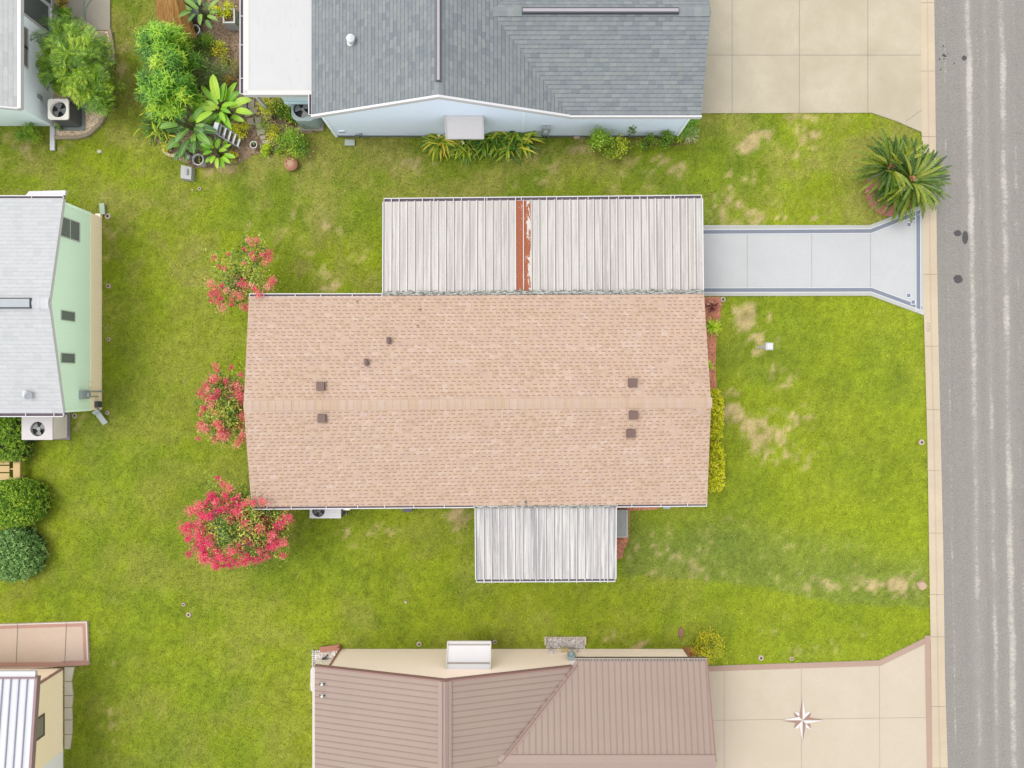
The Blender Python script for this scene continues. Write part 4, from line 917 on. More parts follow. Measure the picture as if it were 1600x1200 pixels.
# ======== white house at the top left corner
wh = thing('house', 'white house with light speckled grey roof in the top left corner, palms along its side', 'house', (-20, 10.5, 0))
LG = [C(202, 202, 200), C(216, 216, 214), C(208, 208, 208), C(224, 224, 222)]
M_LGR = m_shingle('light_grey_shingles', LG, .16, .3, C(176, 176, 178), dash=.4, line=.14, row_all=.6, mott=.2)
hx, hy = -18.25, 10.22; rzx = -23.5
mb = MB(); s1 = Vector((rzx - hx, 0, 1.5)); plane_roof(mb, [(hx, hy, 2.75), (hx, YB, 2.75), (rzx, YB, 4.25), (rzx, hy, 4.25)], (hx, hy, 2.75), (0, 1, 0), s1, .15, sides=(0, 3))
plane_roof(mb, [(rzx, hy, 4.25), (rzx, YB, 4.25), (2 * rzx - hx, YB, 2.75), (2 * rzx - hx, hy, 2.75)], (rzx, hy, 4.25), (0, 1, 0), Vector((rzx - hx, 0, -1.5)), .15, sides=(2, 3))
wr = obj('roof', mb, [M_LGR, M_WHITE], wh)
mb = MB(); mb.box(hx - .03, hx + .1, hy - .03, YB, 2.6, 2.775)
d = Vector((rzx - hx, 0, 1.5)); mb.hexa([(hx, hy - .06, 2.58), (hx, hy, 2.58), (rzx, hy, 4.08), (rzx, hy - .06, 4.08)], [(hx, hy - .06, 2.77), (hx, hy, 2.77), (rzx, hy, 4.27), (rzx, hy - .06, 4.27)])
obj('gutter', mb, M_WHITE, wr)
wwx, wwy = -18.82, 10.58; M_WW = m_siding('white_siding', CW(216, 224, 228), 'Y', .12, .93, .04); M_WW2 = m_plain('white_gable_wall', CW(226, 236, 242), .6, .03)
mb = MB(); mb.face([(wwx, wwy, 0), (wwx, YB, 0), (wwx, YB, 2.62), (wwx, wwy, 2.62)]); mb.face([(wwx, wwy, 0), (wwx, wwy, 2.62), (rzx, wwy, 4.05), (-28, wwy, 2.6), (-28, wwy, 0)], m=1)
obj('wall', mb, [M_WW, M_WW2], wh)
M_SCR = m_plain('tan_window_blind', C(158, 148, 140), .4, .1, 4, spec=.5)
mb = MB()
for (u0, u1, z0, z1) in ((12.3, 13.0, 1.5, 2.3), (13.05, 13.75, 1.5, 2.3)): window(wh, (u0, u1, z0, z1), (wwx, 0, 0), (0, 1, 0), (1, 0, 0), M_WHITE, M_SCR, .05)
window(wh, (14.3, 15.3, .3, 2.2), (wwx, 0, 0), (0, 1, 0), (1, 0, 0), M_WHITE, M_GLASS, .07, name='screen_window'); window(wh, (15.45, 16.3, .15, 2.2), (wwx, 0, 0), (0, 1, 0), (1, 0, 0), M_WHITE, M_GLASS, .07, name='screen_window')
mb = MB(); mb.box(wwx, wwx + .06, 11.35, 11.5, .7, .95); mb.tube((wwx + .03, 11.3, .8), (wwx + .55, 11.05, .5), .02); obj('electric_box', mb, M_STEEL, wh)
ac_unit('air_conditioner', 'square beige topped air conditioner on the gravel by the white house', -18.4, -17.6, 10.5, 11.3, .92, (-18.0, 10.9), .32, m_plain('cream_ac_top', CW(228, 220, 210), .5), M_LOUV, 3, .07, .1, .12, m_concrete('pad_grey', C(170, 176, 168), .06), rot=1.9, grille=False)
mb = MB(); a, b = P(80.5, 198), P(87.5, 236); mb.box(a.x, b.x, b.y, a.y, .03, .1); single('downspout', mb, M_WHITE, 'white downspout extension lying on the grass beside the white house', 'downspout', (-18.8, 10.1, 0))
ED = [(174, 47), (180, 86), (178, 98), (166, 112), (169, 140), (170, 172), (159, 194), (140, 212), (122, 217), (86, 217.5)]
mb = MB()
for (a, b) in zip(offs(ED, 1.8), offs(ED, 1.8)[1:]): mb.bar(P(*a, .05), P(*b, .05), .13, .14)
single('garden_edging', mb, m_concrete('edging_concrete', C(196, 178, 150), .1), 'curving concrete edging around the pale gravel bed', 'garden edging', P(166, 112))
for (x0, y0, x1, y1, l) in ((160, 50, 166, 70, 'long white stone slab lying in the curved gravel bed'), (157, 78, 170, 90, 'pale rounded stone in the bulge of the curved gravel bed')):
    mb = MB(); mb.prism(blob((x0 + x1) / 2, (y0 + y1) / 2, (x1 - x0) / 2, (y1 - y0) / 2, 0, 8, .08), 0, .09); single('stone', mb, m_concrete('pale_stone', C(232, 212, 190), .07), l, 'stone', P((x0 + x1) / 2, (y0 + y1) / 2))
mb = MB(); pp = [P(133, -10, .075), P(130.5, 15, .075), P(134, 30, .075), P(137, 45, .075), P(146, 53, .05)]
for a, b in zip(pp, pp[1:]): mb.tube(a, b, .012, n=6)
pp = [P(145, -5, .075), P(134, 12, .075), P(133, 30, .075)]
for a, b in zip(pp, pp[1:]): mb.tube(a, b, .012, n=6)
single('garden_hose', mb, m_plain('green_hose', C(140, 186, 160), .5), 'thin green garden hose trailing over the concrete patio', 'hose', P(133, 20, .07))

# ======== green house (left)
gh = thing('house', 'mint green house with light grey shingle roof and tan brick skirt', 'house', (-19.5, 2.9, 0))
gx, gy0, gy1, gm = -16.62, -1.07, 6.87, 2.9; XB = -32
mb = MB(); plane_roof(mb, [(gx, gy1, 2.7), (gx, gm, 3.5), (XB, gm, 3.5), (XB, gy1, 2.7)], (gx, gy1, 2.7), (-1, 0, 0), (0, gm - gy1, .8), .14, sides=(0, 3)); plane_roof(mb, [(gx, gy0, 2.7), (XB, gy0, 2.7), (XB, gm, 3.5), (gx, gm, 3.5)], (gx, gy0, 2.7), (-1, 0, 0), (0, gm - gy0, .8), .14, sides=(0, 3))
gr = obj('roof', mb, [m_shingle('pale_grey_shingles', [C(210, 212, 212), C(220, 221, 220), C(215, 216, 217), C(225, 225, 224)], .15, .3, C(188, 190, 194), dash=.5, line=.14, row_all=.55, mott=.12), M_WHITE], gh)
mb = MB(); mb.box(XB, -17.25, gm - .19, gm + .19, 3.44, 3.55, m=1); mb.box(XB, -17.28, gm - .145, gm + .145, 3.551, 3.56)
obj('ridge_vent', mb, [m_plain('pale_ridge_vent', C(186, 193, 197), .6), M_VENTD], gr)
mb = MB()
for i in range(4):
    x0 = -17.24 + i * .155; mb.face([(x0, gm - .2, 3.48 + i % 2 * .006), (x0 + .15, gm - .2, 3.48 + i % 2 * .006), (x0 + .15, gm, 3.52), (x0, gm, 3.52)], t=i / 6); mb.face([(x0, gm, 3.52), (x0 + .15, gm, 3.52), (x0 + .15, gm + .2, 3.48 + i % 2 * .006), (x0, gm + .2, 3.48 + i % 2 * .006)], t=i / 6)
obj('ridge_cap', mb, m_leaf('pale_ridge_shingles', [C(212, 214, 216), C(232, 232, 232)], 0, .95), gr)
gutter(gr, (XB, gy0, 2.7), (gx, gy0, 2.7), (0, -1, 0), .15, hang=1.0); gutter(gr, (XB, gy1, 2.7), (gx, gy1, 2.7), (0, 1, 0), .12, hang=1.4)
c = P(42, 614.5, 2.95); mb = MB(); mb.tube((c.x - .05, c.y, 2.78), (c.x - .05, c.y, 3.0), .13, .1, 16); mb.tube((c.x, c.y - .05, 3.0), (c.x + .12, c.y - .09, 3.05), .13, .15, 14); obj('roof_vent', mb, m_plain('white_dome', C(222, 224, 230), .4), gr)
gwx = -16.85; M_MINT = m_siding('mint_siding', CW(196, 219, 198), 'Y', .1, .93, .03, lw=.14)
t = NT('tan_block_skirt', .85, .2); v = t.coord(); x, y, z = t.sep(v); br = t.n.new('ShaderNodeTexBrick'); t.l.new(t.comb(y, z, 0), br.inputs['Vector'])
br.inputs['Scale'].default_value = 1; br.inputs['Brick Width'].default_value = .3; br.inputs['Row Height'].default_value = .1; br.inputs['Mortar Size'].default_value = .008; br.inputs['Color1'].default_value = CW(244, 228, 198); br.inputs['Color2'].default_value = CW(238, 220, 188); br.inputs['Mortar'].default_value = CW(212, 190, 158); t.base(br.outputs[0]); M_SKIRT = t.m
mb = MB(); mb.face([(gwx, gy0 + .03, .7), (gwx, gy1 - .05, .7), (gwx, gy1 - .05, 2.58), (gwx, gm, 3.36), (gwx, gy0 + .03, 2.58)]); mb.face([(gwx, gy0 + .03, 0), (gwx, gy0 + .03, 2.6), (XB, gy0 + .03, 2.6), (XB, gy0 + .03, 0)]); mb.face([(gwx, gy1 - .05, 0), (gwx, gy1 - .05, 2.6), (XB, gy1 - .05, 2.6), (XB, gy1 - .05, 0)])
obj('wall', mb, M_MINT, gh)
mb = MB(); mb.box(gwx - .1, gwx + .03, gy0 + .02, gy1 - .04, -.05, .7); obj('brick_skirt', mb, M_SKIRT, gh)
mb = MB(); mb.bar((gwx, gy0, 2.48), (gwx, gm, 3.28), .06, .1); mb.bar((gwx, gy1, 2.48), (gwx, gm, 3.28), .06, .1); mb.cut(); mb.box(gwx - .05, gwx + .03, gy1 - .12, gy1 - .02, .7, 2.6); mb.cut(); mb.box(gwx - .05, gwx + .03, gy0 + .0, gy0 + .08, .7, 2.6)
obj('corner_trim', mb, m_plain('pale_mint_trim', CW(210, 228, 212), .6), gh)
M_PANE = m_plain('grey_pane', C(140, 148, 146), .2, .2, 5, spec=.5)
window(gh, (5.55, 6.25, 1.43, 2.6), (gwx, 0, 0), (0, 1, 0), (1, 0, 0), M_WHITE, M_PANE, .035, sash=1.98)
for c in (2.58, .98): window(gh, (c - .16, c + .16, 1.72, 2.48), (gwx, 0, 0), (0, 1, 0), (1, 0, 0), m_plain('pale_green_frame', C(214, 226, 206), .5), M_PANE, .03)
mb = MB(); mb.box(gwx, gwx + .14, -.58, -.25, .95, 1.45); mb.tube((gwx + .14, -.42, 1.15), (gwx + .24, -.42, 1.12), .1, .1, 14); mb.tube((gwx + .06, -.3, 0), (gwx + .06, -.3, 1.0), .025); mb.tube((gwx + .06, -.5, .3), (gwx + .06, -.5, 1.0), .025); mb.box(gwx + .02, gwx + .16, -.95, -.7, .2, .5, m=1); mb.box(gwx + .02, gwx + .08, -.1, .05, .6, .85, m=2)
obj('utility_meter', mb, [M_STEEL, m_plain('dark_grey_box', C(96, 98, 100), .5), M_SKIRT], gh)
# small white canopy and downspouts
mb = MB(); mb.prism([P(48, 300, 2.3), P(105, 298.5, 2.3), P(104.5, 306, 2.3), P(40, 310, 2.3)], 2.3, 2.4); obj('canopy', mb, M_WHITE, gh)
mb = MB(); mb.bar(P(159.5, 318, .1), P(160.5, 335, .1), .2, .07); mb.box(-17.0, -16.8, 6.8, 6.95, 0, .15, m=1); single('splash_block', mb, [m_plain('pale_green_block', C(196, 216, 190), .7), M_SKIRT], 'pale green splash block on the grass at the upper corner of the green house', 'splash block', P(160, 327))
mb = MB(); mb.bar(P(150, 642, .25), P(165, 662, .06), .22, .05); mb.bar(P(149, 641, .3), P(152, 645, .28), .25, .12); single('downspout', mb, m_plain('grey_splash', C(196, 206, 196), .6), 'grey-green downspout slanting onto the grass at the lower corner of the green house', 'downspout', P(157, 652))
ac_unit('air_conditioner', 'wide pinkish white air conditioner on a grey base below the green house', -19.4, -18.2, -2.2, -1.25, .97, (-18.78, -1.78), .29, m_plain('pinkish_white_case', C(232, 222, 224), .5, .03), m_siding('pinkish_sides', CW(204, 192, 188), 'Z', .1, .85), 3, .09, 0, .0, M_GCONC, rot=2.6, grille=False)
mb = MB(); mb.box(-19.4, -18.1, -2.28, -1.1, -.02, .05); struct('equipment_pad', mb, m_concrete('grey_pad', C(168, 160, 160), .08))
M_PINE = m_plain('pine_boards', C(232, 198, 138), .7, .12, 1.2)
be = thing('bench', 'light pine plank bench between the two dark hedges at the left edge', 'bench', P(8, 733))
mb = MB(); z = .45
for y0, y1 in ((716.5, 727), (728, 738.5), (739.5, 751)): mb.prism([P(-40, y0, z), P(14.5, y0, z), P(14.5, y1 - 1, z), P(-40, y1 - 1, z)], z - .04, z)
obj('seat', mb, M_PINE, be)
mb = MB(); mb.prism([P(20.5, 717, z), P(31, 717, z), P(31, 748.5, z), P(20.5, 749, z)], z - .08, z + .003); obj('side_rail', mb, M_PINE, be)
for y in (718.5, 733, 748): mb = MB(); mb.prism([P(14, y - 1.2, z), P(21, y - 1.2, z), P(21, y + 1.2, z), P(14, y + 1.2, z)], z - .1, z - .045); obj('brace', mb, M_PINE, be)
for x in (-35, 22): 
    for y in (719, 745): mb = MB(); mb.prism([P(x, y, z), P(x + 4, y, z), P(x + 4, y + 4, z), P(x, y + 4, z)], 0, z - .1); obj('leg', mb, M_PINE, be)

# ======== cream house with white metal roof (bottom left)
ch = thing('house', 'cream walled house with white ribbed metal roof in the bottom left corner', 'house', (-20, -13, 0))
mb = MB(); A = Vector((-17.72, -10.95, 2.6)); Bq = Vector((-17.72, -17.5, 3.25)); Cq = Vector((-27, -17.5, 3.25)); Dq = Vector((-27, -10.95, 2.6))
M_WPAN = m_pan('clean_white_pans', C(226, 228, 236), C(238, 239, 244), C(244, 244, 248), .1)
plane_roof(mb, [A, Bq, Cq, Dq], A, (-1, 0, 0), Bq - A, .1, sides=(0, 3)); B2 = Vector((-17.72, -24, 2.6)); C2 = Vector((-27, -24, 2.6)); plane_roof(mb, [Bq, B2, C2, Cq], Bq, (-1, 0, 0), B2 - Bq, .1, sides=(0, 1))
cr_ = obj('roof', mb, [M_WPAN, M_WHITE], ch)
mb = MB(); ribs(mb, [A, Bq, Cq, Dq], A, (-1, 0, 0), Bq - A, .305, .05, .06, .3); obj('roof_rib', mb, m_plain('rib_shade', C(206, 204, 216), .5), cr_)
mb = MB(); dn = (Bq - A); mb.hexa([A + Vector((0, 0, -.14)), A + Vector((.1, 0, -.14)), Bq + Vector((.1, 0, -.14)), Bq + Vector((0, 0, -.14))], [A + Vector((0, 0, .06)), A + Vector((.1, 0, .06)), Bq + Vector((.1, 0, .06)), Bq + Vector((0, 0, .06))])
mb.box(-27, -17.62, -10.96, -10.9, 2.45, 2.64); obj('fascia', mb, m_plain('mauve_brown_trim', C(168, 138, 138), .6), cr_)
mb = MB(); mb.box(-27, -17.75, -10.9, -10.7, 2.45, 2.58); obj('gutter', mb, M_WHITE, cr_)
M_CRM = m_siding('cream_panel_wall', CW(222, 206, 174), 'Y', .2, .94, .03, lw=.08); M_CRMT = m_plain('cream_front_wall', CW(232, 208, 180), .7, .04)
cwx, cwy = -18.4, -11.65
mb = MB(); mb.face([(cwx, cwy, 0), (cwx, -15, 0), (cwx, -15, 2.9), (cwx, cwy, 2.6)]); mb.face([(cwx, -15, 0), (cwx, -24, 0), (cwx, -24, 2.6), (cwx, -17.5, 3.1), (cwx, -15, 2.9)], m=2); mb.face([(cwx, cwy, 0), (-27, cwy, 0), (-27, cwy, 2.55), (cwx, cwy, 2.55)], m=1)
obj('wall', mb, [M_CRM, M_CRMT, m_siding('pale_grey_panels', CW(208, 206, 202), 'Y', .12, .9)], ch)
mb = MB(); mb.box(cwx - .06, cwx + .03, cwy - .05, cwy + .03, 0, 2.5); obj('corner_trim', mb, m_plain('brown_pink_trim', C(196, 150, 136), .6), ch)
window(ch, (13.0, 13.75, 1.2, 2.1), (cwx, 0, 0), (0, -1, 0), (1, 0, 0), m_plain('brown_window_frame', C(122, 104, 96), .5), m_plain('curtained_pane', C(176, 172, 150), .25, .12, 8), .06)
mb = MB(); ys_ = [1041, 1064, 1086, 1105, 1124, 1147, 1170]; xr = [117, 112.5, 115, 113, 114, 113, 110]
M_PAVE = m_concrete('white_pavers', shade(C(232, 222, 202), 1.15), .12)
mb = MB()
for (a, b), (xa_, xb_) in zip(zip(ys_, ys_[1:]), zip(xr, xr[1:])): mb.prism([P(102, a + .5), P(xa_, a + .5), P(xb_, b - .5), P(102, b - .5)][::-1], -.03, .05)
struct('paver_strip', mb, M_PAVE)

# ======== tan metal roofed house (bottom)
th = thing('house', 'cream house with tan standing seam metal roof at the bottom of the view', 'house', (-.1, -13, 0))
tE, tR, tR2 = 2.75, 4.0, 3.5; ty = -10.47; trx, tx0, tx1 = -2.36, -7.29, 2.38; tv = -13.56; TB = -24.0
t = NT('tan_metal', .42, .35); v = t.coord(); n1 = t.noise(v, .8, 4, .6); c = t.mix(n1, C(170, 147, 135), C(181, 159, 144)); t.base(c); M_TMET = t.m
M_SEAMR = m_plain('tan_seam', C(164, 138, 126), .5, .06); M_TTRIM = m_plain('mauve_brown_edge', C(164, 124, 116), .6, .06)
sl = Vector((trx - tx0, 0, tR - tE)); sr = Vector((trx - tx1, 0, tR - tE)); xv = -.42
lp = [(tx0, ty, tE), (trx, ty, tR), (trx, TB, tR), (tx0, TB, tE)]
r1a = [(trx, ty, tR), (xv, tv, tR2), (tx1, ty, tE)]; r1b = [(trx, ty, tR), (trx, TB, tR), (tx1, TB, tE), (tx1, 2 * tv - ty, tE), (xv, tv, tR2)]
wy = -10.26; wv = Vector((0, tv - wy, tR2 - tE)); wp = [(tx1 - .05, wy, tE), (7.2, wy, tE), (7.3, tv, tR2), (xv, tv, tR2)]; wb = [(tx1, 2 * tv - wy, tE), (xv, tv, tR2), (7.3, tv, tR2), (7.2, 2 * tv - wy, tE)]
mb = MB(); plane_roof(mb, lp, (tx0, ty, tE), (0, -1, 0), sl, .13, sides=(0, 3)); plane_roof(mb, r1a, (tx1, ty, tE), (0, -1, 0), sr, .13, sides=(2,)); plane_roof(mb, r1b, (tx1, ty, tE), (0, -1, 0), sr, .13, sides=(2,))
plane_roof(mb, wp, (tx1, wy, tE), (1, 0, 0), wv, .13, sides=(0, 1)); plane_roof(mb, wb, (tx1, 2 * tv - wy, tE), (1, 0, 0), Vector((0, -wv.y, wv.z)), .13, sides=(2, 3))
tr_ = obj('roof', mb, [M_TMET, M_WHITE], th)
mb = MB(); ribs(mb, lp, (tx0, ty, tE), (0, -1, 0), sl, .225, .045, .014, .2); ribs(mb, r1a, (tx1, ty, tE), (0, -1, 0), sr, .225, .045, .014, .2)
ribs(mb, [(trx, ty, tR), (trx, tv, tR), (xv, tv, tR2)], (tx1, ty, tE), (0, -1, 0), sr, .225, .045, .014, .2); ribs(mb, [(trx, tv, tR), (trx, TB, tR), (tx1, TB, tE), (tx1, 2 * tv - ty, tE), (xv, tv, tR2)], (tx1, ty, tE), (0, -1, 0), sr, .225, .045, .014, .1)
ribs(mb, wp, (tx1, wy, tE), (1, 0, 0), wv, .225, .04, .014, .15); obj('roof_rib', mb, M_SEAMR, tr_)
mb = MB(); c1 = m_plain('ridge_cap_metal', C(178, 154, 142), .45, .04)
for sgn, w, lift in ((-1, .24, .03), (1, .24, .03)):
    mb.face([(trx, ty + .02, tR + .06), (trx + sgn * w, ty + .02, tR + .045 - w * .25), (trx + sgn * w, TB, tR + .045 - w * .25), (trx, TB, tR + .06)])
    mb.face([(trx + sgn * w, ty + .02, tR + .045 - w * .25), (trx + sgn * w, ty + .02, tR - .07), (trx + sgn * w, TB, tR - .07), (trx + sgn * w, TB, tR + .045 - w * .25)])
for x in (-.09, .09): mb.box(trx + x - .012, trx + x + .012, TB, ty + .02, tR + .02, tR + .07)
mb.cut()
for sgn, w, lift in ((-1, .24, .03), (1, .24, .03)):
    mb.face([(xv, tv, tR2 + .06), (7.3, tv, tR2 + .06), (7.3, tv + sgn * w, tR2 + .045 - w * .23), (xv - .2, tv + sgn * w, tR2 + .045 - w * .23)])
    mb.face([(xv - .2, tv + sgn * w, tR2 + .045 - w * .23), (7.3, tv + sgn * w, tR2 + .045 - w * .23), (7.3, tv + sgn * w, tR2 - .07), (xv - .2, tv + sgn * w, tR2 - .07)])
obj('ridge_cap', mb, c1, tr_)
# valley flashing with dark debris
mb = MB(); a, b = Vector((xv, tv, tR2 + .035)), Vector((tx1, ty + .1, tE + .035)); d = (b - a).normalized(); s_ = Vector((-d.y, d.x, 0)).normalized()
mb.hexa([a - s_ * .13, a + s_ * .04, b + s_ * .04, b - s_ * .13], [p + Vector((0, 0, .012)) for p in (a - s_ * .13, a + s_ * .04, b + s_ * .04, b - s_ * .13)]); mb.bar(a + Vector((0, 0, .025)) - s_ * .03, b + Vector((0, 0, .025)) - s_ * .03, .03, .03, m=1)
for i in range(26):
    q = a.lerp(b, random.uniform(.2, 1)) + s_ * random.uniform(.0, .12) + Vector((0, 0, .03)); dleaf(mb, q, rdir(-.1, .2), Vector((0, 0, 1)), random.uniform(.05, .11), .04, .1); mb.mi[-1] = 2
obj('valley_flashing', mb, [c1, M_TTRIM, m_plain('valley_debris', C(146, 116, 106), .9)], tr_)
mb = MB()
for a, b in (((tx0 - .02, tE), (trx, tR)), ((trx, tR), (tx1, tE))):
    mb.hexa([(a[0], ty, a[1] - .18), (b[0], ty, b[1] - .18), (b[0], ty + .05, b[1] - .18), (a[0], ty + .05, a[1] - .18)], [(a[0], ty, a[1] + .03), (b[0], ty, b[1] + .03), (b[0], ty + .05, b[1] + .03), (a[0], ty + .05, a[1] + .03)])
mb.cut(); mb.hexa([(7.2, wy, tE - .18), (7.24, wy, tE - .18), (7.34, tv, tR2 - .18), (7.3, tv, tR2 - .18)], [(7.2, wy, tE + .02), (7.24, wy, tE + .02), (7.34, tv, tR2 + .02), (7.3, tv, tR2 + .02)])
obj('rake_trim', mb, M_TTRIM, tr_)
mb = MB(); mb.box(tx1 - .05, 7.22, wy + .002, wy + .13, tE - .12, tE - .02); mb.box(tx1 - .05, 7.22, wy + .11, wy + .13, tE - .1, tE + .01, m=1)
for i in range(44): x_ = tx1 + i * .11 + random.uniform(-.02, .02); mb.box(x_, x_ + .03, wy + .01, wy + .1, tE - .02, tE - .012, m=3)
mb.cut(); mb.box(tx0 - .1, tx0 - .003, TB, ty, tE - .12, tE - .02, m=2)
obj('gutter', mb, [m_plain('weathered_tan_gutter', C(170, 156, 140), .7, .15, 3), m_plain('tan_lip', C(196, 180, 164), .6), m_plain('cream_gutter', C(232, 218, 206), .5), M_GRIME], tr_)
for py in (1070, 1088.5):
    c = P(502.5, py, 2.95); z_ = tE + (c.x - tx0) * .2535; mb = MB(); mb.box(c.x - .1, c.x + .1, c.y - .03, c.y + .03, z_, z_ + .06, m=1); mb.tube((c.x, c.y, z_ - .02), (c.x, c.y, z_ + .12), .045, .045, 10); mb.box(c.x - .07, c.x + .07, c.y - .05, c.y + .05, z_ + .02, z_ + .035); obj('vent_pipe', mb, [m_plain('white_pipe', C(244, 238, 226), .5), M_VENTD], tr_)
M_CREAM = m_siding('cream_wall', CW(244, 222, 204), 'Z', .3, .97, .03, lw=.04)
x0, x1, y_ = -7.0, 7.02, -10.86
mb = MB(); mb.face([(x0, y_, 0), (tx1 - .3, y_, 0), (tx1 - .3, y_, tE - .1), (trx, y_, tR - .14), (x0, y_, tE - .1)]); mb.face([(tx1 - .3, y_, 0), (x1, y_, 0), (x1, y_, tE - .1), (tx1 - .3, y_, tE - .1)]); mb.face([(x0, y_, 0), (x0, y_, tE - .1), (x0, TB, tE - .1), (x0, TB, 0)]); mb.face([(x1, y_, 0), (x1, y_, tE - .1), (x1, -17, tE - .1), (x1, -17, 0)]); mb.face([(x1, y_, tE - .1), (x1, -16.8, tE - .1), (x1, tv, tR2 - .15)])
obj('wall', mb, M_CREAM, th)
mb = MB(); mb.box(x0 - .06, x0 + .02, y_ - .04, y_ + .03, 0, 2.6); mb.cut(); mb.box(x1 - .02, x1 + .06, y_ - .04, y_ + .03, 0, 2.6); obj('corner_trim', mb, m_plain('terracotta_trim', C(190, 138, 116), .6), th)
mb = MB(); mb.bar(P(500, 1015, .1), P(531, 1011, .12), .22, .06); mb.bar(P(531, 1011, .1), P(528, 1014, .3), .12, .1); single('downspout', mb, m_plain('terracotta_metal', C(192, 128, 104), .6), 'terracotta downspout pipe at the upper left corner of the tan roofed house', 'downspout', P(515, 1013))
mb = MB()
for i in range(8): a = (489 + (i % 2) * .6, 1016 + i * 3.4); mb.prism(blob(a[0], a[1], 1.5, 1.5, 0, 6), 0, .07)
for i in range(9): mb.prism(blob(490 + i * 3.4, 1017.5 - i * .55, 1.5, 1.4, 0, 6), 0, .07)
single('garden_edging', mb, m_plain('white_edge_stones', C(240, 234, 228), .8), 'row of small white stones edging the corner gravel bed', 'garden edging', P(489, 1018))
mb = MB(); pp = [P(490.5, 1042, .1), P(497, 1034, .1), P(506, 1029, .1), P(512, 1023, .1)]  # dark bent shape standing in for shadow on the gravel
for a, b in zip(pp, pp[1:]): mb.tube(a, b, .025, n=6)
for k in range(9): blade(mb, P(509, 1027, .05), random.uniform(0, 6.3), .2, .04, 1.0, .2, 2)
single('shadow_streak', mb, m_plain('dark_shadow_streak', C(96, 88, 84), .8), 'dark bent streak standing in for shadow over the corner gravel bed', 'shadow_streak', P(500, 1032))
ac_unit('air_conditioner', 'rounded white air conditioner mostly hidden under the left eave of the tan metal roof', -7.98, -7.1, -12.2, -11.25, .92, (-7.5, -11.7), .3, m_plain('white_case', C(236, 234, 238), .5), m_siding('cream_case_sides', CW(214, 204, 188), 'Z', .06, .8), 4, .07, .12, .0, M_GCONC, grille=False)
xa, xb = P(698.5, 0, 1.8).x, P(766.5, 0, 1.8).x
aw = awning(th, xa, xb, y_ - .0, 2.0, -9.98, 1.52, 1, M_AWN, m_plain('cream_awning_frame', C(244, 238, 226), .5))
mb = MB()
for f in (.12, .78): yy = -9.98 + (y_ + 9.98) * f; zz = 1.52 + .48 * f; mb.box(xa + .03, xb - .03, yy - .035, yy + .035, zz + .006, zz + .02)
obj('awning_groove', mb, m_plain('grey_groove', C(196, 188, 180), .6), aw)
mb = MB(); x_ = P(861, 1013, .4).x; mb.box(x_ - .07, x_ + .07, y_, y_ + .12, .3, .5); x_ = P(893, 1025, .9).x; mb.box(x_ - .16, x_ + .16, y_, y_ + .14, .7, 1.2, m=1); mb.tube((x_, y_ + .14, .95), (x_, y_ + .24, .95), .09, .09, 12, m=1); mb.tube((x_ + .1, y_ + .06, 0), (x_ + .1, y_ + .06, .8), .03, m=1); mb.box(x_ - .34, x_ - .1, y_, y_ + .16, .2, .4, m=2); mb.tube((x_ + .32, y_ + .05, 0), (x_ + .32, y_ + .05, .45), .025)
obj('utility_meter', mb, [M_WHITE, m_plain('pale_blue_grey_metal', C(196, 212, 216), .5), m_plain('yellow_gas_meter', C(222, 200, 140), .6)], th)
mb = MB()
for (a, b) in (((852, 994.5), (852, 1007)), ((914.5, 994.5), (914.5, 1007))): mb.bar(P(*a, .06), P(*b, .06), .07, .12)
for i in range(17): mb.prism(blob(854.5 + i * 3.6, 994.6, 1.3, 1.1, 0, 6), 0, .09)
single('garden_edging', mb, m_plain('cream_edging', C(236, 220, 184), .8), 'cream scalloped edging around the small grey stone bed', 'garden edging', P(883, 995))
# ------------------------------------------------------------ plants
M_STEM = m_plain('brown_stem', C(120, 96, 72), .9, .2, 6); M_GSTEM = m_plain('green_stem', C(120, 140, 60), .7, .15)
G_MYR = m_leaf('myrtle_leaves', [C(50, 84, 36), C(96, 130, 48), C(146, 166, 56), C(190, 190, 76), C(210, 160, 90)], .28)
F_PINK = m_leaf('pink_blossom', [C(206, 36, 100), C(224, 58, 114), C(232, 80, 116), C(230, 98, 106), C(240, 140, 146)], .3, .7)
F_PALE = m_leaf('pale_pink_blossom', [C(214, 66, 104), C(226, 92, 116), C(226, 112, 112), C(226, 126, 104), C(240, 166, 156)], .3, .7)
def plant_core(parent, c, ends, r=.03, mat=M_STEM, name='trunk'):
    mb = MB()
    for e in ends:
        e = Vector(e); b = Vector(c) + Vector((random.uniform(-.08, .08), random.uniform(-.08, .08), -.03)); m_ = b.lerp(e, .5) + Vector((random.uniform(-.1, .1), random.uniform(-.1, .1), .12))
        mb.tube(b, m_, r, r * .7, 7); mb.tube(m_, e, r * .7, r * .3, 7)
    return obj(name, mb, mat, parent)

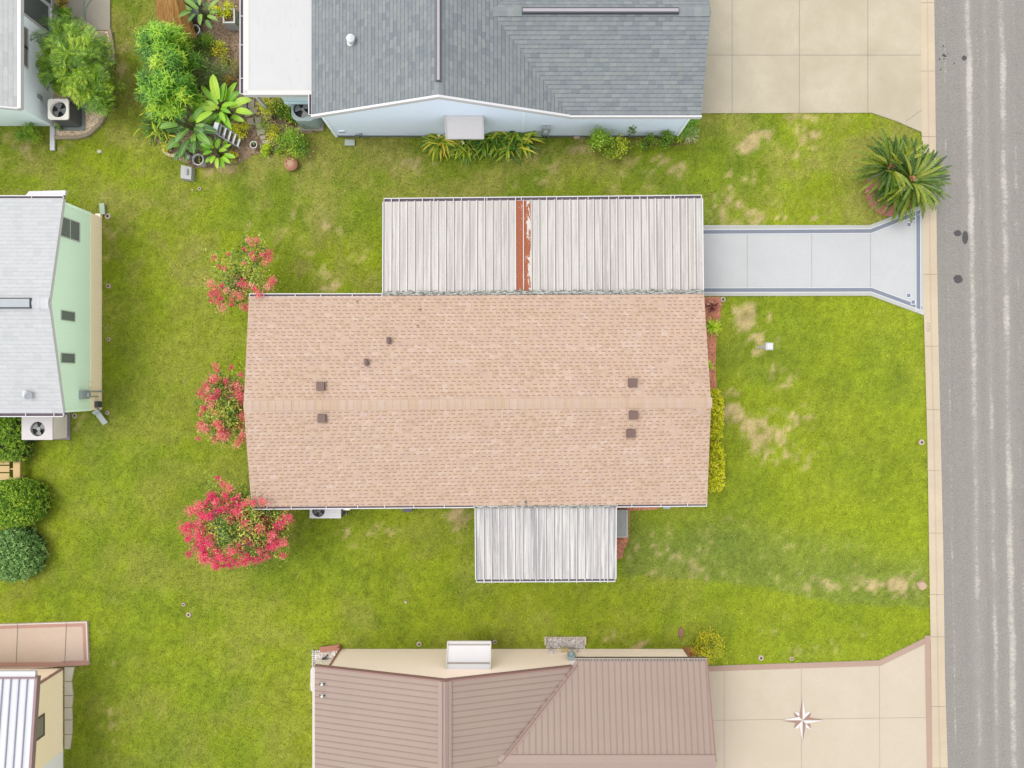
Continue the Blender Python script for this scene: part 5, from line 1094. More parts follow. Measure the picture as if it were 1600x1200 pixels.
def crepe(label, base, cl, blooms, nl=60, spread=.16, fm=None):
    """cl: leaf clumps (px,py,z); blooms: (px,py,z,size)"""
    b = P(*base); t = thing('crepe_myrtle', label, 'flowering tree', b, 'pink flowering crepe myrtles along the house end')
    ends = [P(*q) for q in cl]; plant_core(t, b, random.sample(ends, min(16, len(ends))), .035)
    mb = MB()
    for e in ends:
        t0 = random.uniform(.05, .75); leaves_at(mb, e, nl, spread, .11, .06, t0, .22, .9)
    for e in ends:      # twigs with sparse leaves towards the edge
        if random.random() < .7:
            d = (e - b); d.z = 0; d = d.normalized() if d.length > .1 else Vector((1, 0, 0))
            leaves_at(mb, e + d * random.uniform(.1, .3), int(nl * .25), spread * .7, .07, .035, .75, .25, .9)
    obj('crown', mb, G_MYR, t)
    mb = MB()
    for (x, y, z, s_) in blooms:
        c = P(x, y, z); t0 = random.random()
        for _ in range(int(95 * s_)):
            o = Vector((random.gauss(0, .062 * s_), random.gauss(0, .062 * s_), random.gauss(0, .05))); dleaf(mb, c + o, rdir(-.2, .9), (rdir() + Vector((0, 0, 1))).normalized(), random.uniform(.03, .06), random.uniform(.03, .05), min(1, max(0, t0 + random.uniform(-.3, .3))))
    obj('blossoms', mb, fm or F_PINK, t); return t

def ringpts(cx, cy, rx, ry, n, z0, z1, hole=0.0, seed=1):
    r_ = random.Random(seed); out = []
    while len(out) < n:
        a, q = r_.uniform(0, 6.283), math.sqrt(r_.uniform(hole, 1)); out.append((cx + rx * q * math.cos(a), cy + ry * q * math.sin(a), z0 + (z1 - z0) * (1 - q * q) * r_.uniform(.7, 1) + r_.uniform(-.15, .15)))
    return out
blA = [(x, y, z, s_ * 1.15) for x, y, z, s_ in [(389, 375, 2.2, .9), (401, 376, 2.2, .8), (382, 389, 2.2, .6), (394, 397, 2.3, .7), (410, 399, 2.2, .9), (420, 396, 2.1, 1.2), (420, 405, 2.1, 1.1), (413, 410, 2.1, .9), (334, 403, 2.0, 1.0), (357, 397, 2.1, .6), (343, 417, 2, .6), (398, 404, 2.2, .6),
       (329, 443, 2, 1.2), (334, 452, 2, .9), (332, 460, 2.1, 1.2), (341, 456, 2.1, 1.2), (346, 447, 2.1, .8), (355, 454, 2.2, .9), (368, 459, 2.3, 1.1), (378, 462, 2.4, 1.3), (377, 443, 2.4, 1.7), (384, 447, 2.4, 1.0), (342, 470, 2.1, 1.3), (348, 481, 2.2, 1.3), (345, 466, 2.1, .8), (363, 467, 2.2, .8), (404, 459, 2.85, 1.3), (399, 452, 2.6, .7),
       (418, 447, 2.4, 1.2), (424, 441, 2.4, 1.1), (428, 437, 2.3, .9), (394, 446, 2.5, .6), (380, 478, 2.0, 1.0), (386, 480, 2.0, .9), (330, 470, 2, .5), (362, 476, 2.1, .6), (351, 420, 2.1, .5), (381, 411, 2.3, .4), (396, 383, 2.2, .5)]]
clA = [(387, 378, 2.0), (402, 380, 2.0), (383, 392, 2.1), (396, 400, 2.1), (410, 398, 2.0), (336, 400, 1.9), (350, 412, 2.0), (343, 424, 1.9), (352, 430, 1.8), (375, 425, 1.7), (392, 420, 2.1), (400, 432, 2.0), (383, 436, 1.5), (376, 432, 1.3), (388, 430, 1.4), (405, 425, 1.9), (361, 450, 2.0), (335, 455, 1.8), (343, 462, 1.9), (372, 456, 2.1), (385, 452, 2.2), (390, 458, 2.3), (396, 447, 2.3), (410, 450, 2.2), (420, 444, 2.1), (345, 476, 2.0), (366, 468, 2.0), (380, 470, 1.9), (353, 466, 1.9), (362, 440, 2.0), (400, 412, 2.0), (366, 412, 2.0), (360, 402, 1.9), (375, 400, 2.0), (330, 447, 1.8), (398, 390, 1.9), (369, 428, 1.6), (395, 455, 2.4)]
crepe('sparse pink crepe myrtle at the upper left corner of the tan roof', (384, 440), clA, blA, 62, .18, F_PALE)
blB = ringpts(345, 640, 38, 52, 34, 1.9, 2.5, .15, 3); blB = [(x, y, z, random.choice((.9, 1.2, 1.5))) for x, y, z in blB]
blB += [(x, y, z, s) for x, y, z, s in ((336, 570, 1.9, .9), (339, 577, 1.9, 1), (362, 574, 1.9, .8), (333, 590, 2, 1.2), (353, 596, 2, 1.1), (376, 585, 2, .8), (372, 613, 2.4, 1.7), (378, 622, 2.4, 1.3), (365, 624, 2.2, .7), (314, 664, 2, 1.5), (322, 671, 2, 1.1), (345, 680, 2.1, 1.3), (352, 683, 2.1, 1.5), (371, 693, 2.3, 1.3), (377, 685, 2.3, 1.2), (380, 677, 2.3, 1.2), (312, 647, 1.9, .7), (310, 685, 1.9, .7), (338, 645, 2.2, 1.3), (347, 648, 2.2, 1.2), (378, 648, 2.3, 1.2))]
clB = ringpts(350, 640, 33, 48, 62, 1.4, 2.45, 0, 4) + [(340, 585, 1.6), (352, 592, 1.7), (365, 600, 1.8), (372, 590, 1.7), (330, 595, 1.5), (322, 625, 1.6), (345, 605, 1.8)]
crepe('pink crepe myrtle at the middle of the left end of the tan roof', (362, 640), clB, blB, 70, .17, F_PALE)
blC = ringpts(354, 828, 66, 58, 105, 2.2, 2.9, .2, 5); blC = [(x, y, min(z, 2.9), random.choice((.7, .9, 1.2, 1.5))) for x, y, z in blC if not (x > 396 and y < 790)] + [(x, y, z, 1.1) for x, y, z in ringpts(402, 832, 42, 42, 34, 2.2, 2.8, .1, 8)]
blC += [(411, 784, 3.1, 1.5), (396, 786, 3.1, 1.0), (388, 784, 3, 1.0), (382, 788, 2.9, 1.1), (449, 809, 2.8, 1.8), (440, 815, 2.7, 1.5), (443, 848, 2.6, 1.4), (349, 757, 2.4, 1.3), (359, 763, 2.4, 1.4), (333, 775, 2.3, 1.4), (340, 747, 2.2, .8), (296, 798, 2.2, 1.6), (288, 824, 2.2, 1.7), (304, 820, 2.3, 1.5), (328, 837, 2.5, 2.0), (307, 852, 2.3, 1.8), (316, 862, 2.3, 2.0), (342, 865, 2.4, 1.8), (357, 872, 2.4, 1.7), (382, 877, 2.4, 1.7), (398, 875, 2.3, 1.3), (337, 884, 2.2, 1.3), (350, 884, 2.2, .9), (442, 868, 2.2, 1.1), (296, 866, 2.1, 1.4), (420, 856, 2.5, 1.2), (404, 824, 2.9, 1.6), (383, 818, 2.9, 1.6), (335, 800, 2.7, 1.7), (315, 805, 2.5, 1.5), (360, 812, 2.8, 1.4)]
clC = ringpts(372, 825, 70, 52, 120, 1.6, 3.0, 0, 6) + [(402, 786, 2.9), (392, 790, 2.85), (395, 775, 2.0), (386, 772, 2.0), (440, 808, 2.5), (432, 812, 2.5), (355, 765, 2.0), (370, 768, 2.2), (338, 770, 2.0), (330, 755, 1.9), (425, 800, 2.4), (435, 845, 2.3), (440, 865, 2.1), (410, 870, 2.2)]
crepe('large bushy pink crepe myrtle reaching over the lower left gutter corner', (372, 818), clC, blC, 62, .19)

# spiky palm by the street
def frond(mb, ml, o, az, L, e0, e1, w, t, n=20, lw=.030, sp=.62, tv=.15):
    p = Vector(o); segs = 8; side = Vector((-math.sin(az), math.cos(az), 0)); prev = None
    for i in range(segs):
        s_ = i / segs; e = e0 + (e1 - e0) * s_; d = Vector((math.cos(az) * math.cos(e), math.sin(az) * math.cos(e), math.sin(e))); q = p + d * L / segs
        mb.bar(p, q, .018 * (1.1 - s_), .012, t)
        for k in range(n // segs + 1):
            f = k / (n // segs + 1); c = p.lerp(q, f); ss = s_ + f / segs
            ll = w * (.35 + 1.0 * math.sin(math.pi * min(1, .12 + ss * .9))) ; 
            for sg in (-1, 1):
                dd = (side * sg * sp + d * .85 + Vector((0, 0, .28 + random.uniform(-tv, tv)))).normalized(); dleaf(ml, c, dd, Vector((0, 0, 1)), ll, lw, min(1, max(0, t + random.uniform(-tv, tv))))
        p = q
M_PALM = m_leaf('palm_leaflets', [C(22, 50, 16), C(46, 82, 20), C(86, 118, 26), C(120, 140, 34), C(164, 160, 52)], .2, .4)
M_RACH = m_leaf('palm_rachis', [C(120, 140, 50), C(190, 180, 80)], 0)
def palm(label, cat, heads, group=None):
    b = P(1403, 285); t = thing('palm', label, cat, b)
    ml, mr, mt = MB(), MB(), MB()
    for (x, y, z, a0, a1, n, L) in heads:
        c = P(x, y, z); mt.tube(b + Vector((c.x - b.x, c.y - b.y, 0)) * .6, c - Vector((0, 0, .05)), .16, .13, 12)
        for k in range(n):
            az = a0 + (a1 - a0) * (k + random.uniform(-.4, .4)) / n; up = random.random(); e0 = .15 + up * .9; frond(mr, ml, c + Vector((math.cos(az) * .1, math.sin(az) * .1, 0)), az, L * random.uniform(.8, 1.08) * (1.12 - .35 * up), e0, e0 - random.uniform(.7, 1.2), .11, random.uniform(.1, .85), 26)
    obj('trunk', mt, m_plain('palm_trunk', C(130, 104, 78), .95, .3, 12), t); obj('frond_stems', mr, M_RACH, t); fo = obj('fronds', ml, M_PALM, t)
    mc = MB()
    for (x, y, z) in ((1392, 261, 1.25), (1424, 280, 1.35)): 
        c = P(x, y, z)
        for k in range(60): dleaf(mc, c + rdir(-.1, 1) * .05, (rdir(.1, 1) + Vector((.3, .5, 0))).normalized(), rdir(), .13, .05, random.random())
    obj('cones', mc, m_leaf('tan_cone', [C(170, 110, 70), C(222, 160, 110), C(240, 190, 140)], 0), t)
    return t
palm('spiky twin headed sago palm leaning over the street kerb', 'palm', [(1390, 262, 1.15, .3, 5.3, 66, 1.4), (1424, 282, 1.2, -2.8, 2.6, 84, 1.5), (1404, 292, .9, 3.3, 5.6, 34, 1.25), (1408, 268, 1.0, .5, 2.7, 40, 1.4), (1408, 276, 1.1, 0, 6.28, 26, .8)])

# leafy shrubs: generic
def shrub(name, label, cat, px, py, rx, ry, z, n, L, w, mat, core=None, group=None, clump=8, stem=True, up=.6, flat=False, zb=0.0):
    b = P(px, py); k = (H - z) / FPX; c = P(px, py, z); t = thing(name, label, cat, (c.x, c.y, 0), group); mb = MB(); rx *= k; ry *= k; hz = z - zb
    cl = []
    for _ in range(clump):
        d = rdir(-.25, 1.0); q = random.uniform(.6, 1.0) ; cl.append((Vector((c.x + d.x * rx * q * .85, c.y + d.y * ry * q * .85, zb + hz * (.45 + .5 * max(0, d.z) * q))), random.uniform(.15, .85)))
    if core: 
        for i in range(6):
            for j in range(14):
                a0, a1 = j * 2 * math.pi / 14, (j + 1) * 2 * math.pi / 14; z0, z1 = i / 6, (i + 1) / 6; r0, r1 = math.cos(z0 * 1.5) ** .5, math.cos(z1 * 1.5) ** .5
                mb.face([(c.x + rx * .8 * r0 * math.cos(a0), c.y + ry * .8 * r0 * math.sin(a0), zb + hz * .85 * z0), (c.x + rx * .8 * r0 * math.cos(a1), c.y + ry * .8 * r0 * math.sin(a1), zb + hz * .85 * z0), (c.x + rx * .8 * r1 * math.cos(a1), c.y + ry * .8 * r1 * math.sin(a1), zb + hz * .85 * z1), (c.x + rx * .8 * r1 * math.cos(a0), c.y + ry * .8 * r1 * math.sin(a0), zb + hz * .85 * z1)], t=.05)
    for _ in range(n):
        cc_, t0 = random.choice(cl); sp_ = min(rx, ry) * .30
        p = cc_ + Vector((random.gauss(0, sp_), random.gauss(0, sp_), random.gauss(0, hz * .12))); p.z = max(.03, min(z + .05, p.z))
        dleaf(mb, p, rdir(-.3, .8), (rdir() + Vector((0, 0, up))).normalized(), L * random.uniform(.6, 1.3), w * random.uniform(.7, 1.2), min(1, max(0, t0 + random.uniform(-.2, .2))))
    if stem: plant_core(t, (c.x, c.y, zb), [q for q, _ in cl[:7]], .015, name='stem')
    obj('foliage', mb, mat, t); return t

def box_hedge(label, px0, px1, py0, py1, z, mat, n, L, w, group, rnd=.18, cat='hedge', round_=False):
    k = (H - (z if px0 > 800 else .45)) / FPX; x0, x1, y1, y0 = (px0 - 800) * k, (px1 - 800) * k, (600 - py0) * k, (600 - py1) * k
    t = thing('hedge', label, cat, ((x0 + x1) / 2, (y0 + y1) / 2, 0), group); cx, cy, hx_, hy_ = (x0 + x1) / 2, (y0 + y1) / 2, (x1 - x0) / 2, (y1 - y0) / 2; ex = 2.0 if round_ else 5.0
    def surf(a, v, s_=1.0):
        ca, sa = math.cos(a), math.sin(a); r = (abs(ca) ** ex + abs(sa) ** ex) ** (-1 / ex); q = math.cos(v) ** (.45 if not round_ else .7)
        return Vector((cx + hx_ * r * ca * q * s_, cy + hy_ * r * sa * q * s_, .08 + (z - .08) * math.sin(v) ** .8 * s_ if v > 0 else .05))
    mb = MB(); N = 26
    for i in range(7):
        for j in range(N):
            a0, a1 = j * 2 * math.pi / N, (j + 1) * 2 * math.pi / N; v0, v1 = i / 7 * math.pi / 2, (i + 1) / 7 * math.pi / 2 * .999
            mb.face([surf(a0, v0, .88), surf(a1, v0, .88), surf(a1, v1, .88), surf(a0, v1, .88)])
    obj('plant_core', mb, m_plain('hedge_inner', C(58, 66, 26), .95, .3, 10), t)  # opaque dark core added under the leaves to stop see-through
    mb = MB(); nb = int(n / 9)
    for _ in range(nb):
        # sample the top densely and the sides
        if random.random() < .68: q = math.sqrt(random.random()); v = math.acos(max(0, min(1, q)) ** (1 / (.45 if not round_ else .7))); a = random.uniform(0, 6.283)
        else: a = random.uniform(0, 6.283); v = random.uniform(0, 1.2)
        p = surf(a, v, random.uniform(.86, 1.03)) + Vector((0, 0, random.gauss(0, .03))); t0 = random.uniform(.15, .9)
        for _ in range(9):
            dleaf(mb, p + rdir() * .03, rdir(-.1, .9), (rdir() + Vector((0, 0, .8))).normalized(), L * random.uniform(.6, 1.3), w * random.uniform(.7, 1.2), min(1, max(0, t0 + random.uniform(-.15, .15))))
    obj('foliage', mb, mat, t); return t
YG = m_leaf('yellow_green_leaves', [C(118, 132, 20), C(166, 178, 24), C(204, 210, 30), C(230, 226, 50), C(210, 176, 50)], .3)
MG = m_leaf('mid_green_leaves', [C(58, 96, 26), C(106, 148, 38), C(146, 182, 46), C(186, 208, 70)], .28)
DG = m_leaf('deep_green_leaves', [C(60, 104, 48), C(106, 152, 74), C(146, 184, 104), C(186, 212, 134)], .25)
LG_ = m_leaf('lime_leaves', [C(110, 150, 20), C(156, 192, 30), C(196, 218, 50), C(216, 226, 80)], .3)
box_hedge('yellow-green clipped hedge beside the right end of the tan roof, upper piece', 1100, 1134, 608, 690, 1.0, YG, 9000, .07, .045, 'clipped hedges at the street end of the house')
box_hedge('yellow-green clipped hedge beside the right end of the tan roof, lower piece', 1100, 1136, 691, 771, 1.0, YG, 9000, .07, .045, 'clipped hedges at the street end of the house')
box_hedge('round dark olive hedge just below the pine bench', -16, 75, 746, 824, 1.2, MG, 21000, .08, .04, 'round hedges at the left edge', round_=True)
box_hedge('round blue-green hedge, lowest of those at the left edge', -22, 69, 822, 908, 1.2, DG, 21000, .08, .04, 'round hedges at the left edge', round_=True)
box_hedge('dark hedge between the pinkish air conditioner and the pine bench', -30, 47, 648, 722, 1.0, MG, 12000, .08, .03, 'round hedges at the left edge')

# garden clumps (top left)
PALMLET = m_leaf('lady_palm_leaflets', [C(54, 98, 18), C(104, 150, 26), C(154, 190, 38), C(204, 220, 66)], .35, .45)
def fan(mb, c, az, e, L, w, n, t):
    for k in range(n):
        a = az + (k - (n - 1) / 2) * (2.9 / n); blade(mb, c, a, L * (1 - .25 * abs(k - (n - 1) / 2) / n * 2), w, e, e - random.uniform(.5, 1.0), 3, .3, min(1, max(0, t + random.uniform(-.12, .12))), lambda s_: (1, 1, .75, 0.05)[min(3, int(s_ * 3 + .01))])
def lady_palm(label, poly, n, z0, z1, L=.42, base=(95, 95)):
    b = P(*base); t = thing('lady_palm', label, 'palm', b); mb, ms = MB(), MB(); pts = [P(*q, z1) for q in poly]; cx = sum(p.x for p in pts) / len(pts); cy = sum(p.y for p in pts) / len(pts); k = 0
    x0, x1 = min(p.x for p in pts), max(p.x for p in pts); y0, y1 = min(p.y for p in pts), max(p.y for p in pts)
    while k < n:
        x, y = random.uniform(x0, x1), random.uniform(y0, y1)
        if not pt_in(pts, np.array([x]), np.array([y]))[0]: continue
        k += 1; d = math.hypot(x - cx, y - cy) / 1.6; z = z0 + (z1 - z0) * random.uniform(.3, 1) * (1.05 - .45 * min(1, d)); az = math.atan2(y - cy, x - cx) + random.gauss(0, .9)
        frond(ms, mb, (x - math.cos(az) * L * .4, y - math.sin(az) * L * .4, z), az, L * random.uniform(1.2, 1.9), random.uniform(.2, .9), random.uniform(-1.0, -.3), .24, random.uniform(.05, .8), 15, .022, 1.0, .3)
        if k % 3 == 0: ms.tube((x * .8 + cx * .2, y * .8 + cy * .2, 0), (x, y, z), .012, n=5)
    obj('cane', ms, M_GSTEM, t); obj('fronds', mb, PALMLET, t); return t
lady_palm('broad lady palm clump growing between the white house and its gravel bed', [(58, 22), (76, 30), (98, 26), (114, 50), (140, 52), (145, 90), (146, 130), (140, 152), (110, 140), (84, 130), (56, 112), (54, 60)], 300, .5, 2.1)
BAM = m_leaf('bamboo_leaves', [C(50, 104, 16), C(94, 152, 24), C(136, 188, 34), C(172, 208, 50), C(206, 218, 62)], .3, .45)
def bamboo(label, cx, cy, rx, ry, z, n):
    b = P(cx, cy); t = thing('bamboo_shrub', label, 'shrub', b); mb, ms = MB(), MB(); k = (H - z) / FPX; tops = []
    for _ in range(140):
        lx, ly, lr = random.choice(((-7, -34, 36), (9, -4, 40), (-6, 34, 36), (4, -46, 24), (14, 36, 30))); a, q = random.uniform(0, 6.283), math.sqrt(random.random()) * random.uniform(.8, 1.15); tops.append((P(cx + lx, cy, z).x + lr * k * q * math.cos(a), P(cx, cy + ly, z).y + lr * k * q * math.sin(a), z * (1 - .4 * q * q) * random.uniform(.75, 1.03), random.uniform(.0, .8)))
    for (x, y, zz, t0) in tops:
        ms.tube((b.x + (x - b.x) * .5, b.y + (y - b.y) * .5, 0), (x, y, zz), .012, n=5); a0 = random.uniform(0, 6.28)
        for _ in range(n // 140):
            dz = abs(random.gauss(0, .25)); o = (x + random.gauss(0, .11), y + random.gauss(0, .11), max(.1, zz - dz)); blade(mb, o, random.uniform(0, 6.283), random.uniform(.16, .36), .028, random.uniform(-.2, 1.0), random.uniform(-1.1, -.2), 2, .2, min(1, max(0, t0 + random.uniform(-.25, .25))), lambda s_: (.7, 1, 0)[int(s_ * 2 + .01)], split=False)
    obj('cane', ms, M_GSTEM, t); obj('foliage', mb, BAM, t); return t
bamboo('tall bright green bamboo-like shrub with fine leaves, left of the garden soil', 238, 90, 45, 70, 2.5, 13000)
BAN = m_leaf('broad_leaves', [C(52, 88, 46), C(76, 118, 54), C(106, 150, 60), C(146, 178, 80)], .25, .38, rib=C(186, 190, 96), ribw=.07)
BAN2 = m_leaf('bright_broad_leaves', [C(84, 146, 28), C(116, 176, 38), C(146, 196, 48), C(176, 208, 70)], .3, .38, rib=C(214, 220, 90), ribw=.06)
def bigleaf(name, label, cat, px, py, lv, mat, z=1.0, w=.3, stemh=.6):
    b = P(px, py, stemh); t = thing(name, label, cat, (b.x, b.y, 0)); mb, ms = MB(), MB()
    for (azd, dist, L, ww, tt) in lv:
        az = R(azd); st = Vector((b.x, b.y, .1)); q = Vector((b.x + math.cos(az) * dist, b.y + math.sin(az) * dist, stemh + random.uniform(0, .5)))
        ms.tube(st, q, .022, .014, 6); blade(mb, q, az + random.uniform(-.15, .15), L, ww, random.uniform(.3, .7), random.uniform(-.5, 0), 7, random.uniform(.15, .45), tt, lambda s_: math.sin(math.pi * min(1, .1 + s_ * .9)) ** .55 if s_ < .99 else .0)
    obj('leaf_stalks', ms, M_GSTEM, t); obj('foliage', mb, mat, t); return t
rl = lambda n, a0, a1, d0, d1, L0, L1, w0, w1: [(a0 + (a1 - a0) * (i + random.uniform(-.3, .3)) / n, random.uniform(d0, d1), random.uniform(L0, L1), random.uniform(w0, w1), random.uniform(.1, .9)) for i in range(n)]
bigleaf('bird_of_paradise', 'dark broad leaved bird of paradise left of the stepladder', 'plant', 303, 200, rl(9, 0, 360, .15, .3, .55, .8, .2, .28) + rl(13, 0, 360, .4, .7, .6, .9, .22, .32) + [(165, .8, 1.0, .28, .3), (150, .7, .9, .26, .2), (78, .5, .9, .3, .95), (95, .7, .7, .3, .6), (-80, .25, .7, .3, .4)], BAN, stemh=.75)
bigleaf('banana_plant', 'bright green broad leaved banana plant beside the white flat roof', 'plant', 349, 174, rl(10, 10, 370, .1, .25, .5, .75, .16, .22) + rl(11, 0, 360, .3, .5, .6, .9, .2, .28) + [(95, .3, .95, .36, .9), (70, .3, .7, .3, .7), (15, .55, .8, .3, .9), (-12, .7, .8, .26, .8), (195, .5, .95, .34, .8)], BAN2, stemh=.7)
bigleaf('canna', 'bright lime canna leaves in front of the stepladder', 'plant', 343, 240, rl(16, 0, 360, .1, .35, .35, .55, .14, .2), BAN2, stemh=.35)
bigleaf('canna', 'grey-green broad leaves drooping over the white tall pot', 'plant', 292, 232, rl(8, 180, 400, .1, .4, .4, .6, .14, .2), BAN, stemh=.35)
bigleaf('canna', 'dark green broad leaf clump beside the round white pot at the top', 'plant', 318, 22, rl(12, 0, 360, .1, .45, .4, .7, .13, .2), BAN, stemh=.6)
STRAP = m_leaf('strap_leaves', [C(40, 84, 24), C(84, 130, 30), C(140, 170, 38), C(196, 196, 56), C(220, 180, 60)], .25, .4)
def strappy(label, px, py, n, L, w, mat=STRAP, z=.05, e=(.5, 1.2), droop=(1.2, 2.0), name='strappy_plant', cat='plant', az0=0, az1=6.283, rad=.06, group=None, cols=(0, 1), fl=None):
    b = P(px, py); t = thing(name, label, cat, b, group); mb = MB()
    for i in range(n):
        az = az0 + (az1 - az0) * (i + random.uniform(-.5, .5)) / n; e0 = random.uniform(*e); blade(mb, b + Vector((random.gauss(0, rad), random.gauss(0, rad), z)), az, L * random.uniform(.6, 1.1), w * random.uniform(.8, 1.2), e0, e0 - random.uniform(*droop), 5, .35, random.uniform(*cols))
    obj('foliage', mb, mat, t)
    if fl:
        mb = MB()
        for (x, y, z_) in fl:
            mb.cut()
            for _ in range(12): dleaf(mb, P(x, y, z_) + rdir() * .04, rdir(-.1, .8), (rdir() + Vector((0, 0, 1))).normalized(), .08, .05, random.random())
        obj('flowers', mb, m_leaf('cream_flowers', [C(236, 222, 180), C(246, 238, 214)], .2), t)
    return t
strappy('strappy yellow-tipped lily clump at the left rim of the corner garden', 254, 200, 100, .9, .06, rad=.22, cols=(0, .7))
shrub('shrub', 'small yellow leaved plant behind the curved stone edging', 'shrub', 262, 224, 14, 10, .5, 380, .07, .04, YG)
strappy('yellow-green spider lily left of the white awning', 690, 221, 120, .9, .07, rad=.12, az0=2.6, az1=6.8, cols=(.2, .95), e=(.5, 1.1), fl=[(686, 213, .7), (724, 223, .6)])
strappy('short yellow-green lily just below the white awning', 725, 226, 100, .75, .06, rad=.2, az0=2.9, az1=6.4, cols=(.1, .8))
strappy('dense green lily clump right of the white awning', 768, 216, 150, .95, .075, rad=.2, cols=(.1, .7), az0=2.0, az1=7.0)
strappy('large green and yellow shell ginger clump against the blue wall', 803, 214, 190, 1.15, .095, rad=.26, cols=(.05, .8), e=(.6, 1.3))
shrub('shrub', 'tall leafy green shrub against the blue wall right of the utility meter', 'shrub', 942, 209, 20, 15, 1.5, 1100, .1, .055, MG)
shrub('shrub', 'yellowish loose shrub hanging over the grass by the blue wall', 'shrub', 962, 222, 18, 18, .9, 900, .1, .05, m_leaf('yellow_mid_leaves', [C(84, 128, 34), C(140, 170, 44), C(196, 200, 50), C(150, 180, 60)], .25))
shrub('shrub', 'small three-leaved sprig rising beside the blue wall', 'shrub', 989, 197, 7, 5, 1.2, 120, .1, .05, MG, clump=3)
shrub('shrub', 'low sparse green shrub at the middle of the brown soil strip', 'shrub', 1016, 218, 18, 11, .6, 700, .07, .03, MG)
shrub('shrub', 'upright green shrub near the right corner of the blue wall', 'shrub', 1042, 210, 14, 14, .8, 1000, .08, .035, MG)
shrub('shrub', 'bright leafy shrub at the corner under the blue house eave', 'shrub', 1082, 190, 15, 14, .9, 1100, .085, .04, m_leaf('fresh_green', [C(92, 140, 40), C(128, 180, 50), C(160, 200, 70)], .28))
strappy('small lime rosette between the soil strip and the pale variegated tuft', 1062, 216, 26, .26, .06, LG_, e=(.2, .9), droop=(.4, .9), rad=.02)
strappy('round tuft of cream variegated grass at the right corner of the blue house', 1076, 211, 120, .48, .022, m_leaf('variegated_blades', [C(150, 166, 110), C(214, 214, 160), C(238, 232, 190)], .25), e=(.2, 1.3), droop=(.6, 1.3), rad=.03, name='variegated_grass')
shrub('shrub', 'yellow-green shrub under the edge of the white flat roof', 'shrub', 416, 172, 20, 24, .9, 1300, .08, .045, m_leaf('gold_green_leaves', [C(84, 126, 30), C(132, 166, 40), C(186, 196, 50), C(206, 196, 60)], .25))
shrub('shrub', 'green leafy bush below the rounded air conditioner', 'shrub', 451, 216, 24, 22, .9, 1700, .085, .05, MG)
shrub('shrub', 'mid green shrub touching the grey-green air conditioner', 'shrub', 444, 166, 16, 16, .8, 800, .09, .05, MG)
shrub('shrub', 'small yellow-leaved bush at the end of the stepping stones', 'shrub', 425, 204, 11, 16, .6, 600, .06, .035, YG)
shrub('shrub', 'bright lime groundcover bush by the small white pot', 'shrub', 418, 233, 17, 9, .35, 800, .06, .05, LG_)
shrub('shrub', 'yellow-green bush right of the stepladder top', 'shrub', 372, 200, 17, 13, .6, 900, .06, .04, YG)
shrub('shrub', 'low yellow flowering plant at the foot of the stepladder', 'shrub', 362, 243, 9, 8, .35, 300, .06, .04, YG)
shrub('shrub', 'yellow-green bush at the top edge beside the white square planter', 'shrub', 345, 8, 15, 12, .9, 800, .07, .05, YG)
shrub('shrub', 'sparse yellow-green weeds in the middle of the garden soil', 'shrub', 338, 72, 14, 12, .5, 420, .06, .045, YG)
shrub('shrub', 'loose yellowish weed right of the middle of the garden soil', 'shrub', 352, 92, 12, 12, .35, 260, .06, .035, YG)
shrub('shrub', 'wiry grey-green bush above the banana plant', 'shrub', 322, 104, 34, 30, .9, 3400, .12, .02, m_leaf('wiry_green', [C(84, 106, 56), C(112, 138, 66), C(150, 168, 96), C(150, 132, 84)], .15))
shrub('shrub', 'yellow-green shrub tucked between the bamboo-like shrub and the round white pot', 'shrub', 293, 62, 15, 10, .9, 700, .08, .03, MG)
shrub('shrub', 'grassy green weed patch between the round white pot and the wiry bush', 'shrub', 318, 68, 19, 16, .5, 1300, .12, .018, MG)
shrub('shrub', 'dull green weeds right beside the lower half of the bamboo-like shrub', 'shrub', 290, 116, 17, 34, .9, 2400, .12, .02, MG)
shrub('shrub', 'dry brownish twiggy weed by the gutter of the flat roof', 'shrub', 366, 110, 9, 22, .4, 600, .1, .014, m_leaf('dry_weeds', [C(120, 104, 70), C(160, 140, 90), C(150, 160, 80)], .1))
shrub('shrub', 'orange and yellow croton beside the banana plant', 'shrub', 352, 122, 8, 7, .5, 220, .07, .03, m_leaf('croton_leaves', [C(200, 120, 30), C(222, 170, 40), C(120, 150, 50)], .2))
shrub('shrub', 'feathery green plant below the corner of the white house', 'shrub', 37, 206, 18, 14, .6, 1500, .12, .022, MG)
shrub('shrub', 'young green plant in the grass strip beside the top left air conditioner', 'shrub', 88, 196, 6, 5, .4, 200, .06, .03, DG)
strappy('orange-green spiky plant at the edge of the concrete patio', 99, 8, 40, .42, .045, m_leaf('orange_green', [C(110, 130, 50), C(170, 160, 60), C(200, 140, 70)], .2), e=(.2, 1.2), droop=(.3, .9), rad=.04)
lady_palm('small pale green palm seedling beside the concrete patio', [(90, 18), (108, 18), (110, 40), (88, 40)], 16, .5, 1.2, .3, (98, 30))
